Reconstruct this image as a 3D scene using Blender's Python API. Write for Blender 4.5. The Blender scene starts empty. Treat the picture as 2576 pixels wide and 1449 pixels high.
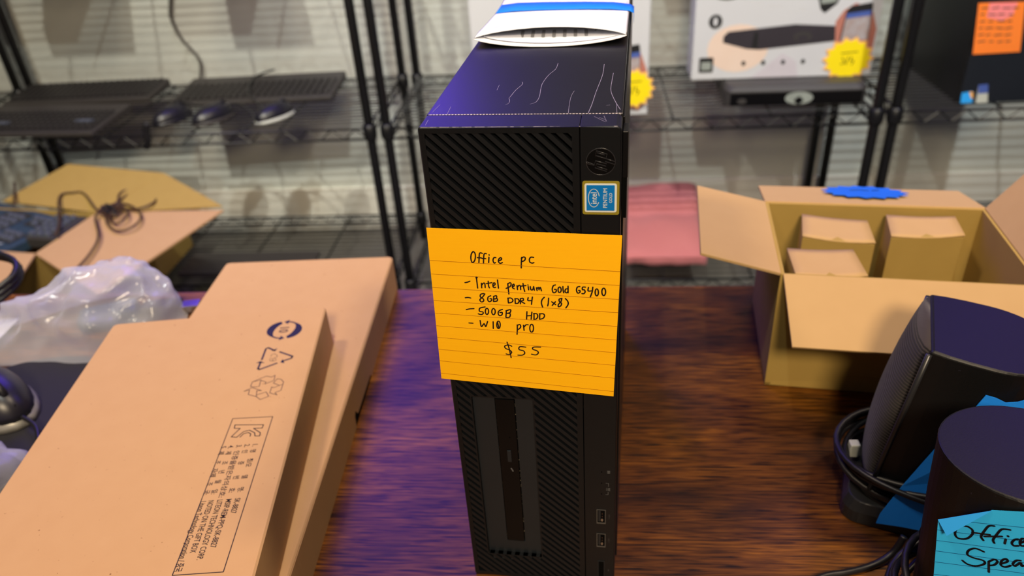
import bpy, bmesh, math, random
from mathutils import Vector, Matrix, noise
random.seed(7)
SC = bpy.context.scene
COL = SC.collection
PI = math.pi

# ------------------------------------------------------------------ camera
CAM_P = Vector((0.0292259, -0.3345676, 0.4434438))
CAM_F = Vector((-0.0931273, 0.8444152, -0.5275322))
CAM_R = Vector((0.9955827, 0.0726268, -0.0595011))
CAM_U = Vector((0.0119306, 0.5307432, 0.8474487))
FPX = 1916.074
cd = bpy.data.cameras.new('camera')
cam = bpy.data.objects.new('camera', cd)
COL.objects.link(cam)
M = Matrix((CAM_R, CAM_U, -CAM_F)).transposed().to_4x4()
M.translation = CAM_P
cam.matrix_world = M
cd.sensor_width = 36.0
cd.lens = 36.0 * FPX / 2576.0
cd.clip_start = 0.01
cd.dof.use_dof = True
cd.dof.focus_distance = 0.40
cd.dof.aperture_fstop = 8.0
SC.camera = cam

# ------------------------------------------------------------------ world, lights, exposure
SC.view_settings.view_transform = 'Standard'
SC.view_settings.look = 'None'
SC.view_settings.exposure = -0.08
SC.view_settings.gamma = 1.0
SC.view_settings.use_curve_mapping = False
w = bpy.data.worlds.new('room_ambient')
SC.world = w
w.use_nodes = True
w.node_tree.nodes['Background'].inputs['Color'].default_value = (0.66, 0.80, 1.0, 1)
w.node_tree.nodes['Background'].inputs['Strength'].default_value = 0.035

def area(name, loc, target, size, power, color, size_y=None, spread=180):
    l = bpy.data.lights.new(name, 'AREA')
    l.energy = power
    l.color = color
    l.spread = math.radians(spread)
    l.shape = 'RECTANGLE' if size_y else 'DISK'
    l.size = size
    if size_y: l.size_y = size_y
    o = bpy.data.objects.new(name, l)
    COL.objects.link(o)
    o.location = loc
    o.rotation_euler = (Vector(target) - Vector(loc)).to_track_quat('-Z', 'Y').to_euler()
    return o
WARM = (1.0, 0.79, 0.54)
area('ceiling_and_fill_warm', (-0.75, 0.10, 1.80), (-0.3, 0.35, 0), 0.22, 13.5, WARM)
area('ceiling_and_fill_warm', (0.85, 0.20, 1.80), (0.3, 0.35, 0), 0.22, 14.5, WARM)
area('ceiling_and_fill_warm', (0.15, -1.35, 1.35), (0.0, 0.1, 0.15), 0.35, 35, WARM)  # frontal lamp hung below the ceiling, added to brighten surfaces facing the camera
area('ceiling_and_fill_shelf', (-0.95, -0.10, 1.80), (-0.95, 1.98, -0.45), 0.05, 7, (1.0, 0.96, 0.82), spread=75)
area('ceiling_and_fill_shelf', (0.85, -0.10, 1.80), (0.85, 1.98, -0.45), 0.05, 6.3, (0.90, 0.98, 1.0), spread=75)
area('ceiling_and_fill_shelf', (-0.15, -0.30, 1.80), (-0.3, 1.98, -0.35), 0.05, 6.5, (0.94, 1.0, 0.92), spread=85)  # extra lamp added to fill and overlap the wall shadows
area('led_panel_purple', (-0.64, 1.44, 1.22), (-0.25, 0.1, 0.3), 0.85, 19, (0.11, 0.03, 1.0), 1.1)
area('led_panel_purple', (1.35, 1.40, 1.40), (0.4, 0.0, 0.1), 0.6, 6, (0.11, 0.03, 1.0), 0.8)

# ------------------------------------------------------------------ helpers
def U(px, py, ax, v):
    """point where the sight line through a photo pixel meets the plane ax = v"""
    d = CAM_F + CAM_R * ((px - 1288.0) / FPX) - CAM_U * ((py - 724.5) / FPX)
    i = 'xyz'.index(ax)
    return CAM_P + d * ((v - CAM_P[i]) / d[i])

def lin(c):
    return tuple(((x / 255.0) / 12.92 if x / 255.0 <= 0.04045 else ((x / 255.0 + 0.055) / 1.055) ** 2.4) for x in c)

MATS = {}
def mat(name, rgb, rough=0.5, metal=0.0, spec=0.5, vary=None, bump=None, speck=None, coat=0.0, sheen=0.0, trans=0.0):
    m = bpy.data.materials.new(name)
    m.use_nodes = True
    nt = m.node_tree
    b = nt.nodes['Principled BSDF']
    col = lin(rgb) + (1,)
    b.inputs['Base Color'].default_value = col
    b.inputs['Roughness'].default_value = rough
    b.inputs['Metallic'].default_value = metal
    b.inputs['Specular IOR Level'].default_value = spec
    b.inputs['Coat Weight'].default_value = coat
    b.inputs['Sheen Weight'].default_value = sheen
    tc = nt.nodes.new('ShaderNodeTexCoord')
    last = None
    if vary:                                   # (scale, second colour, stretch)
        n = nt.nodes.new('ShaderNodeTexNoise')
        mp = nt.nodes.new('ShaderNodeMapping')
        mp.inputs['Scale'].default_value = vary[2] if len(vary) > 2 else (1, 1, 1)
        nt.links.new(tc.outputs['Object'], mp.inputs['Vector'])
        nt.links.new(mp.outputs['Vector'], n.inputs['Vector'])
        n.inputs['Scale'].default_value = vary[0]
        n.inputs['Detail'].default_value = 6
        mx = nt.nodes.new('ShaderNodeMix'); mx.data_type = 'RGBA'
        nt.links.new(n.outputs['Fac'], mx.inputs['Factor'])
        mx.inputs['A'].default_value = col
        mx.inputs['B'].default_value = lin(vary[1]) + (1,)
        last = mx.outputs['Result']
    if speck:                                  # (scale, colour, threshold)
        n = nt.nodes.new('ShaderNodeTexNoise')
        n.inputs['Scale'].default_value = speck[0]
        n.inputs['Detail'].default_value = 3
        nt.links.new(tc.outputs['Object'], n.inputs['Vector'])
        r = nt.nodes.new('ShaderNodeValToRGB')
        r.color_ramp.elements[0].position = speck[2]
        r.color_ramp.elements[1].position = speck[2] + 0.06
        nt.links.new(n.outputs['Fac'], r.inputs['Fac'])
        mx = nt.nodes.new('ShaderNodeMix'); mx.data_type = 'RGBA'
        nt.links.new(r.outputs['Color'], mx.inputs['Factor'])
        if last: nt.links.new(last, mx.inputs['A'])
        else: mx.inputs['A'].default_value = col
        mx.inputs['B'].default_value = lin(speck[1]) + (1,)
        last = mx.outputs['Result']
    if last: nt.links.new(last, b.inputs['Base Color'])
    if bump:                                   # (scale, strength, distance)
        n = nt.nodes.new('ShaderNodeTexNoise')
        n.inputs['Scale'].default_value = bump[0]
        n.inputs['Detail'].default_value = 4
        nt.links.new(tc.outputs['Object'], n.inputs['Vector'])
        bp = nt.nodes.new('ShaderNodeBump')
        bp.inputs['Strength'].default_value = bump[1]
        bp.inputs['Distance'].default_value = bump[2]
        nt.links.new(n.outputs['Fac'], bp.inputs['Height'])
        nt.links.new(bp.outputs['Normal'], b.inputs['Normal'])
    MATS[name] = m
    return m

def wood(name):
    m = bpy.data.materials.new(name); m.use_nodes = True
    nt = m.node_tree; b = nt.nodes['Principled BSDF']
    L = nt.links.new
    tc = nt.nodes.new('ShaderNodeTexCoord')
    def ns(scale, st, det=6, dist=0.0):
        mp = nt.nodes.new('ShaderNodeMapping'); mp.inputs['Scale'].default_value = st
        n = nt.nodes.new('ShaderNodeTexNoise'); n.inputs['Scale'].default_value = scale
        n.inputs['Detail'].default_value = det; n.inputs['Distortion'].default_value = dist
        L(tc.outputs['Object'], mp.inputs['Vector']); L(mp.outputs['Vector'], n.inputs['Vector'])
        return n
    def ramp(src, stops):
        r = nt.nodes.new('ShaderNodeValToRGB')
        e = r.color_ramp.elements
        while len(e) < len(stops): e.new(0.5)
        for el, (p, c) in zip(e, stops):
            el.position = p; el.color = lin(c) + (1,)
        L(src, r.inputs['Fac']); return r.outputs['Color']
    def mix(fac, a, bb, mode='MIX'):
        x = nt.nodes.new('ShaderNodeMix'); x.data_type = 'RGBA'; x.blend_type = mode
        if isinstance(fac, float): x.inputs['Factor'].default_value = fac
        else: L(fac, x.inputs['Factor'])
        for s, v in (('A', a), ('B', bb)):
            if isinstance(v, tuple): x.inputs[s].default_value = lin(v) + (1,)
            else: L(v, x.inputs[s])
        return x.outputs['Result']
    big = ns(3.2, (1.0, 3.2, 1.0), 5, 0.8)
    base = ramp(big.outputs['Fac'], [(0.30, (58, 30, 12)), (0.46, (104, 60, 18)), (0.57, (140, 86, 22)), (0.72, (84, 46, 16))])
    fine = ns(34.0, (1.0, 17.0, 1.0), 8, 0.5)
    g = ramp(fine.outputs['Fac'], [(0.34, (84, 76, 72)), (0.50, (200, 194, 188)), (0.66, (255, 255, 255))])
    c = mix(1.0, base, g, 'MULTIPLY')
    bl = ns(13.0, (1.0, 1.9, 1.0), 4, 0.6)
    blot = ramp(bl.outputs['Fac'], [(0.57, (0, 0, 0)), (0.72, (205, 205, 205))])
    sep = nt.nodes.new('ShaderNodeRGBToBW'); L(blot, sep.inputs['Color'])
    c = mix(sep.outputs['Val'], c, (30, 16, 10))
    L(c, b.inputs['Base Color'])
    b.inputs['Roughness'].default_value = 0.42
    b.inputs['Specular IOR Level'].default_value = 0.42
    bp = nt.nodes.new('ShaderNodeBump'); bp.inputs['Strength'].default_value = 0.18; bp.inputs['Distance'].default_value = 0.0004
    L(fine.outputs['Fac'], bp.inputs['Height']); L(bp.outputs['Normal'], b.inputs['Normal'])
    MATS[name] = m
    return m

def clear_plastic(name, alpha, tint=(235, 238, 250)):
    m = bpy.data.materials.new(name); m.use_nodes = True
    nt = m.node_tree; b = nt.nodes['Principled BSDF']; out = nt.nodes['Material Output']
    b.inputs['Base Color'].default_value = lin(tint) + (1,)
    b.inputs['Roughness'].default_value = 0.16
    b.inputs['Specular IOR Level'].default_value = 0.9
    b.inputs['Subsurface Weight'].default_value = 0.0
    tr = nt.nodes.new('ShaderNodeBsdfTransparent')
    fr = nt.nodes.new('ShaderNodeLayerWeight'); fr.inputs['Blend'].default_value = 0.35
    mr = nt.nodes.new('ShaderNodeMapRange')
    mr.inputs['To Min'].default_value = alpha; mr.inputs['To Max'].default_value = min(1.0, alpha + 0.45)
    nt.links.new(fr.outputs['Facing'], mr.inputs['Value'])
    tl = nt.nodes.new('ShaderNodeBsdfTranslucent'); tl.inputs['Color'].default_value = lin(tint) + (1,)
    m0 = nt.nodes.new('ShaderNodeMixShader'); m0.inputs['Fac'].default_value = 0.4
    nt.links.new(b.outputs[0], m0.inputs[1]); nt.links.new(tl.outputs[0], m0.inputs[2])
    mx = nt.nodes.new('ShaderNodeMixShader')
    nt.links.new(mr.outputs['Result'], mx.inputs['Fac'])
    nt.links.new(tr.outputs[0], mx.inputs[1]); nt.links.new(m0.outputs[0], mx.inputs[2])
    nt.links.new(mx.outputs[0], out.inputs['Surface'])
    MATS[name] = m
    return m

# palette
mat('wall_paint', (210, 212, 203), 0.75, vary=(3.0, (198, 201, 194)), bump=(90, 0.15, 0.001))
mat('trim_paint', (226, 224, 214), 0.5)
mat('ceiling_paint', (205, 203, 198), 0.8, vary=(4.0, (196, 195, 190)))
mat('floor_vinyl', (120, 116, 108), 0.5, vary=(5.0, (98, 95, 90)))
wood('desk_wood')
mat('desk_edge', (104, 58, 40), 0.45, vary=(30, (80, 42, 26)))
mat('black_metal', (16, 16, 18), 0.38, spec=0.5, bump=(500, 0.1, 0.0004))
mat('kraft', (188, 149, 104), 0.85, spec=0.2, vary=(55, (194, 156, 111)), bump=(260, 0.25, 0.0004), speck=(420, (126, 88, 56), 0.72))
mat('kraft_olive', (170, 142, 76), 0.85, spec=0.2, vary=(40, (162, 134, 70)), bump=(260, 0.2, 0.0004))
mat('kraft_light', (182, 149, 102), 0.85, spec=0.2, vary=(45, (188, 155, 108)), bump=(260, 0.2, 0.0004))
mat('kraft_core', (120, 86, 48), 0.9, spec=0.1, vary=(300, (90, 62, 34)))
mat('ink', (34, 26, 36), 0.7, spec=0.2, vary=(200, (44, 34, 40)))
mat('ink_blue', (30, 28, 58), 0.7, spec=0.2, vary=(200, (44, 40, 66)))
mat('ink_grey', (96, 74, 64), 0.7, spec=0.2, vary=(200, (88, 68, 60)))
mat('pen', (30, 16, 14), 0.55, spec=0.3, vary=(200, (20, 12, 12)))
mat('marker', (14, 14, 26), 0.5, spec=0.3, vary=(200, (24, 24, 36)))
mat('note_orange', (255, 190, 14), 0.8, spec=0.15, vary=(60, (252, 182, 12), (1, 1, 14)), bump=(160, 0.12, 0.0003))
mat('rule_brown', (176, 112, 12), 0.8, spec=0.1, vary=(80, (160, 100, 14)))
mat('note_blue', (54, 190, 255), 0.75, spec=0.2, vary=(60, (46, 180, 248)))
mat('note_blue_back', (54, 172, 255), 0.75, spec=0.2, vary=(60, (48, 164, 250)))
mat('rule_navy', (20, 70, 120), 0.8, spec=0.1, vary=(80, (24, 76, 126)))
mat('tape_blue', (26, 134, 250), 0.6, spec=0.3, vary=(90, (32, 144, 255)), bump=(220, 0.3, 0.0004))
mat('tape_bright', (0, 120, 245), 0.6, spec=0.3, vary=(90, (8, 128, 250)))
mat('pc_cover', (10, 10, 12), 0.33, spec=0.40, bump=(900, 0.06, 0.0001), speck=(700, (90, 88, 100), 0.80))
mat('pc_bezel', (8, 11, 15), 0.42, spec=0.42, bump=(1400, 0.15, 0.0002), speck=(800, (60, 60, 64), 0.80))
mat('pc_slat', (14, 17, 21), 0.44, spec=0.45, bump=(1400, 0.15, 0.0002), speck=(900, (70, 68, 62), 0.78))
mat('pc_dust', (6, 6, 6), 0.9, spec=0.1, speck=(620, (120, 110, 92), 0.585))
mat('pc_panel', (24, 29, 34), 0.40, spec=0.5, bump=(900, 0.1, 0.0002), vary=(30, (28, 33, 38)))
mat('pc_gloss', (6, 6, 7), 0.30, spec=0.25, vary=(40, (9, 9, 10)))
mat('pc_ridge', (40, 40, 44), 0.25, spec=0.6, vary=(40, (46, 46, 50)))
mat('void', (3, 3, 3), 0.9, spec=0.1, vary=(60, (5, 5, 5)))
mat('icon_grey', (110, 110, 112), 0.6, vary=(60, (96, 96, 98)))
mat('steel', (190, 186, 178), 0.28, metal=1.0, vary=(120, (160, 156, 150)))
mat('panel_grey', (96, 94, 92), 0.35, metal=0.3, vary=(40, (84, 82, 80)))
mat('scuff', (226, 216, 198), 0.5, vary=(900, (190, 180, 166)))
mat('scuff_fine', (170, 162, 176), 0.5, vary=(500, (120, 114, 134)))
mat('badge_gold', (146, 132, 40), 0.4, spec=0.5, vary=(120, (138, 124, 36)))
mat('badge_white', (222, 226, 222), 0.35, vary=(60, (212, 218, 214)))
mat('badge_blue', (0, 112, 192), 0.35, vary=(60, (4, 118, 198)))
mat('white_paper', (226, 228, 236), 0.7, spec=0.25, vary=(12, (220, 222, 230)))
mat('grey_print', (150, 150, 152), 0.7, vary=(60, (120, 120, 124)))
mat('speaker_black', (12, 12, 14), 0.46, spec=0.35, bump=(1100, 0.25, 0.0003), speck=(500, (44, 42, 58), 0.74))
mat('speaker_trim', (34, 34, 36), 0.32, spec=0.5, vary=(60, (40, 40, 42)))
mat('cable_black', (18, 17, 20), 0.42, spec=0.5, vary=(60, (24, 23, 28)))
mat('cable_brown', (70, 46, 32), 0.5, spec=0.4, vary=(60, (60, 40, 30)))
mat('cable_grey', (84, 80, 74), 0.5, vary=(60, (76, 72, 68)))
mat('keyboard_black', (60, 56, 54), 0.5, vary=(40, (54, 50, 49)), bump=(700, 0.1, 0.0003))
mat('key_black', (44, 41, 41), 0.4, vary=(60, (38, 36, 37)))
mat('keyboard_blue', (46, 66, 82), 0.5, vary=(20, (40, 58, 74)))
mat('key_grey', (70, 76, 88), 0.45, vary=(40, (84, 88, 100)))
mat('mouse_black', (24, 23, 30), 0.35, vary=(60, (28, 27, 36)))
mat('mouse_silver', (150, 148, 138), 0.35, metal=0.3, vary=(60, (140, 138, 130)))
mat('mouse_white', (200, 202, 192), 0.4, vary=(60, (190, 192, 184)))
mat('pad_black', (18, 17, 22), 0.7, bump=(900, 0.2, 0.0004), vary=(60, (22, 21, 27)))
mat('pink_fabric', (206, 126, 128), 0.8, spec=0.2, vary=(8, (192, 110, 114)), bump=(120, 0.2, 0.001), sheen=0.2)
mat('carton_white', (206, 206, 210), 0.45, vary=(6, (198, 198, 204)))
mat('carton_side', (176, 184, 200), 0.45, vary=(6, (168, 176, 192)))
mat('print_dark', (56, 50, 58), 0.5, vary=(10, (40, 36, 42)))
mat('print_black', (24, 24, 26), 0.5, vary=(30, (30, 30, 32)))
mat('print_peach', (224, 196, 178), 0.5, vary=(16, (230, 208, 194)))
mat('print_skin', (188, 128, 112), 0.5, vary=(20, (170, 100, 88)))
mat('print_blue', (60, 84, 160), 0.5, vary=(30, (80, 100, 170)))
mat('print_screen', (180, 184, 196), 0.5, vary=(60, (150, 110, 84)))
mat('print_lilac', (190, 182, 192), 0.5, vary=(20, (204, 198, 206)))
mat('star_yellow', (250, 226, 0), 0.6, vary=(30, (246, 218, 0)))
mat('star_orange', (250, 190, 110), 0.6, vary=(30, (246, 180, 100)))
mat('star_blue', (0, 104, 224), 0.6, vary=(30, (0, 96, 214)))
mat('sticker_orange', (255, 134, 44), 0.7, vary=(20, (250, 126, 40)))
mat('sticker_pink', (244, 130, 150), 0.7, vary=(14, (250, 140, 120)))
mat('tower_black', (20, 20, 22), 0.45, vary=(12, (24, 24, 26)), bump=(400, 0.1, 0.0004))
mat('tower_front', (28, 32, 40), 0.4, vary=(12, (24, 28, 36)))
mat('dvr_top', (52, 50, 50), 0.5, vary=(20, (62, 58, 58)))
mat('dvr_front', (10, 10, 12), 0.2, vary=(20, (13, 13, 15)))
mat('emblem', (160, 166, 160), 0.4, vary=(40, (130, 136, 132)))
clear_plastic('bag_plastic', 0.34)
clear_plastic('bag_plastic_thin', 0.26)

class B:
    """collects geometry for one mesh object"""
    def __init__(s): s.v = []; s.f = []
    def poly(s, pts, fl):
        n = len(s.v); s.v += [tuple(p) for p in pts]; s.f += [tuple(i + n for i in f) for f in fl]; return s
    def box(s, x0, x1, y0, y1, z0, z1):
        return s.poly([(x0,y0,z0),(x1,y0,z0),(x1,y1,z0),(x0,y1,z0),(x0,y0,z1),(x1,y0,z1),(x1,y1,z1),(x0,y1,z1)],
                      [(0,3,2,1),(4,5,6,7),(0,1,5,4),(1,2,6,5),(2,3,7,6),(3,0,4,7)])
    def prism(s, pts, d):
        """polygon pts (3d) extruded by vector d"""
        n = len(pts); d = Vector(d)
        a = [Vector(p) for p in pts]; b = [p + d for p in a]
        fl = [tuple(range(n))[::-1], tuple(range(n, 2*n))] + [(i, (i+1) % n, n+(i+1) % n, n+i) for i in range(n)]
        return s.poly(a + b, fl)
    def tube(s, pts, r, seg=8, closed=False, taper=None):
        pts = [Vector(p) for p in pts]; n = len(pts)
        rings = []; up = None
        for i, p in enumerate(pts):
            if closed: t = pts[(i+1) % n] - pts[i-1]
            else: t = pts[min(i+1, n-1)] - pts[max(i-1, 0)]
            if t.length < 1e-9: t = Vector((0,0,1))
            t.normalize()
            if up is None:
                up = t.orthogonal().normalized()
            else:
                up = up - t * up.dot(t)
                if up.length < 1e-6: up = t.orthogonal()
                up.normalize()
            sd = t.cross(up)
            rr = r[i] if isinstance(r, (list, tuple)) else r
            rings.append([p + (up * math.cos(2*PI*k/seg) + sd * math.sin(2*PI*k/seg)) * rr for k in range(seg)])
        v = [q for rg in rings for q in rg]; fl = []
        m = n if closed else n - 1
        for i in range(m):
            j = (i+1) % n
            for k in range(seg):
                k2 = (k+1) % seg
                fl.append((i*seg+k, i*seg+k2, j*seg+k2, j*seg+k))
        if not closed:
            fl.append(tuple(range(seg))[::-1]); fl.append(tuple((n-1)*seg + k for k in range(seg)))
        return s.poly(v, fl)
    def ribbon(s, pts, wd, nrm, seg=8):
        """flat pen stroke of width wd lying in the plane with normal nrm"""
        pts = [Vector(p) for p in pts]; nrm = Vector(nrm).normalized(); h = wd / 2
        for a, b in zip(pts[:-1], pts[1:]):
            t = b - a
            if t.length < 1e-9: continue
            sd = nrm.cross(t.normalized()) * h
            s.poly([a - sd, b - sd, b + sd, a + sd], [(0,1,2,3)])
        e1 = nrm.orthogonal().normalized(); e2 = nrm.cross(e1)
        for p in pts:
            s.poly([p + (e1*math.cos(2*PI*k/seg) + e2*math.sin(2*PI*k/seg))*h for k in range(seg)], [tuple(range(seg))])
        return s
    def loft(s, rings, cap=True):
        n = len(rings[0]); v = [p for r in rings for p in r]; fl = []
        for i in range(len(rings)-1):
            for k in range(n):
                k2 = (k+1) % n
                fl.append((i*n+k, i*n+k2, (i+1)*n+k2, (i+1)*n+k))
        if cap:
            fl.append(tuple(range(n))[::-1]); fl.append(tuple((len(rings)-1)*n + k for k in range(n)))
        return s.poly(v, fl)
    def lathe(s, prof, seg=24, c=(0,0,0)):
        rings = [[(c[0]+r*math.cos(2*PI*k/seg), c[1]+r*math.sin(2*PI*k/seg), c[2]+z) for k in range(seg)] for r, z in prof]
        return s.loft(rings)
    def build(s, name, m, parent=None, smooth=False, bevel=0, bseg=2, normals=True, loc=None, rz=0, sub=0):
        me = bpy.data.meshes.new(name)
        me.from_pydata(s.v, [], s.f)
        me.update()
        if normals:
            bm = bmesh.new(); bm.from_mesh(me); bmesh.ops.recalc_face_normals(bm, faces=bm.faces); bm.to_mesh(me); bm.free()
        me.materials.append(MATS[m])
        if smooth:
            for p in me.polygons: p.use_smooth = True
        o = bpy.data.objects.new(name, me)
        COL.objects.link(o)
        if parent: o.parent = parent
        if loc is not None: o.location = loc
        if rz: o.rotation_euler = (0, 0, rz)
        if bevel:
            md = o.modifiers.new('bevel', 'BEVEL'); md.width = bevel; md.segments = bseg; md.limit_method = 'ANGLE'
        if sub:
            md = o.modifiers.new('sub', 'SUBSURF'); md.levels = sub; md.render_levels = sub
        return o

def tag(o, label=None, cat=None, group=None, kind=None):
    if label: o['label'] = label
    if cat: o['category'] = cat
    if group: o['group'] = group
    if kind: o['kind'] = kind
    return o
def thing(name, label, cat, loc=(0,0,0), rz=0, group=None):
    o = bpy.data.objects.new(name, None); COL.objects.link(o)
    o.location = loc; o.rotation_euler = (0, 0, rz); o.empty_display_size = 0.05
    return tag(o, label, cat, group)
def copy_tree(o, parent=None):
    c = o.copy(); COL.objects.link(c); c.parent = parent
    for ch in list(o.children): copy_tree(ch, c)
    return c
def cr(pts, n=6, closed=False):
    """catmull-rom through pts"""
    P = [Vector(p) for p in pts]; N = len(P); out = []
    rng = range(N) if closed else range(N-1)
    for i in rng:
        if closed: p0, p1, p2, p3 = P[i-1], P[i], P[(i+1) % N], P[(i+2) % N]
        else: p0, p1, p2, p3 = P[max(i-1,0)], P[i], P[i+1], P[min(i+2,N-1)]
        for k in range(n):
            t = k / n
            out.append(0.5*((2*p1)+(p2-p0)*t+(2*p0-5*p1+4*p2-p3)*t*t+(3*p1-p0-3*p2+p3)*t*t*t))
    if not closed: out.append(P[-1])
    return out
def rrect(x0, x1, y0, y1, r, seg=5):
    out = []
    for cx, cy, a in ((x1-r, y1-r, 0), (x0+r, y1-r, 90), (x0+r, y0+r, 180), (x1-r, y0+r, 270)):
        for k in range(seg+1):
            t = math.radians(a + 90*k/seg); out.append((cx+r*math.cos(t), cy+r*math.sin(t)))
    return out
def text(name, body, size, m, parent, mtx, align='LEFT', extrude=0.00003, sx=1.0, bold=0.0):
    cu = bpy.data.curves.new(name, 'FONT'); cu.body = body; cu.size = size; cu.align_x = align; cu.extrude = extrude; cu.offset = bold
    cu.resolution_u = 3
    t = bpy.data.objects.new(name, cu); COL.objects.link(t)
    dg = bpy.context.evaluated_depsgraph_get()
    me = bpy.data.meshes.new_from_object(t.evaluated_get(dg))
    bpy.data.objects.remove(t); bpy.data.curves.remove(cu)
    me.transform(mtx @ Matrix.Diagonal((sx, 1, 1, 1)))
    me.name = name
    me.materials.clear(); me.materials.append(MATS[m])
    o = bpy.data.objects.new(name, me); COL.objects.link(o); o.parent = parent
    return o
def frame(o, ex, ey):
    """matrix whose x axis is ex, y axis ey, origin o"""
    ex = Vector(ex).normalized(); ey = Vector(ey).normalized(); ez = ex.cross(ey)
    m = Matrix((ex, ey, ez)).transposed().to_4x4(); m.translation = Vector(o); return m
def panel(pts, th):
    """cardboard sheet: polygon with a thickness"""
    p = [Vector(q) for q in pts]
    n = (p[1]-p[0]).cross(p[2]-p[0]).normalized()
    return B().prism([q - n*th/2 for q in p], n*th)
def star(n, r0, r1):
    return [((r0 if k % 2 else r1)*math.cos(PI*k/n), (r0 if k % 2 else r1)*math.sin(PI*k/n)) for k in range(2*n)]
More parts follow.
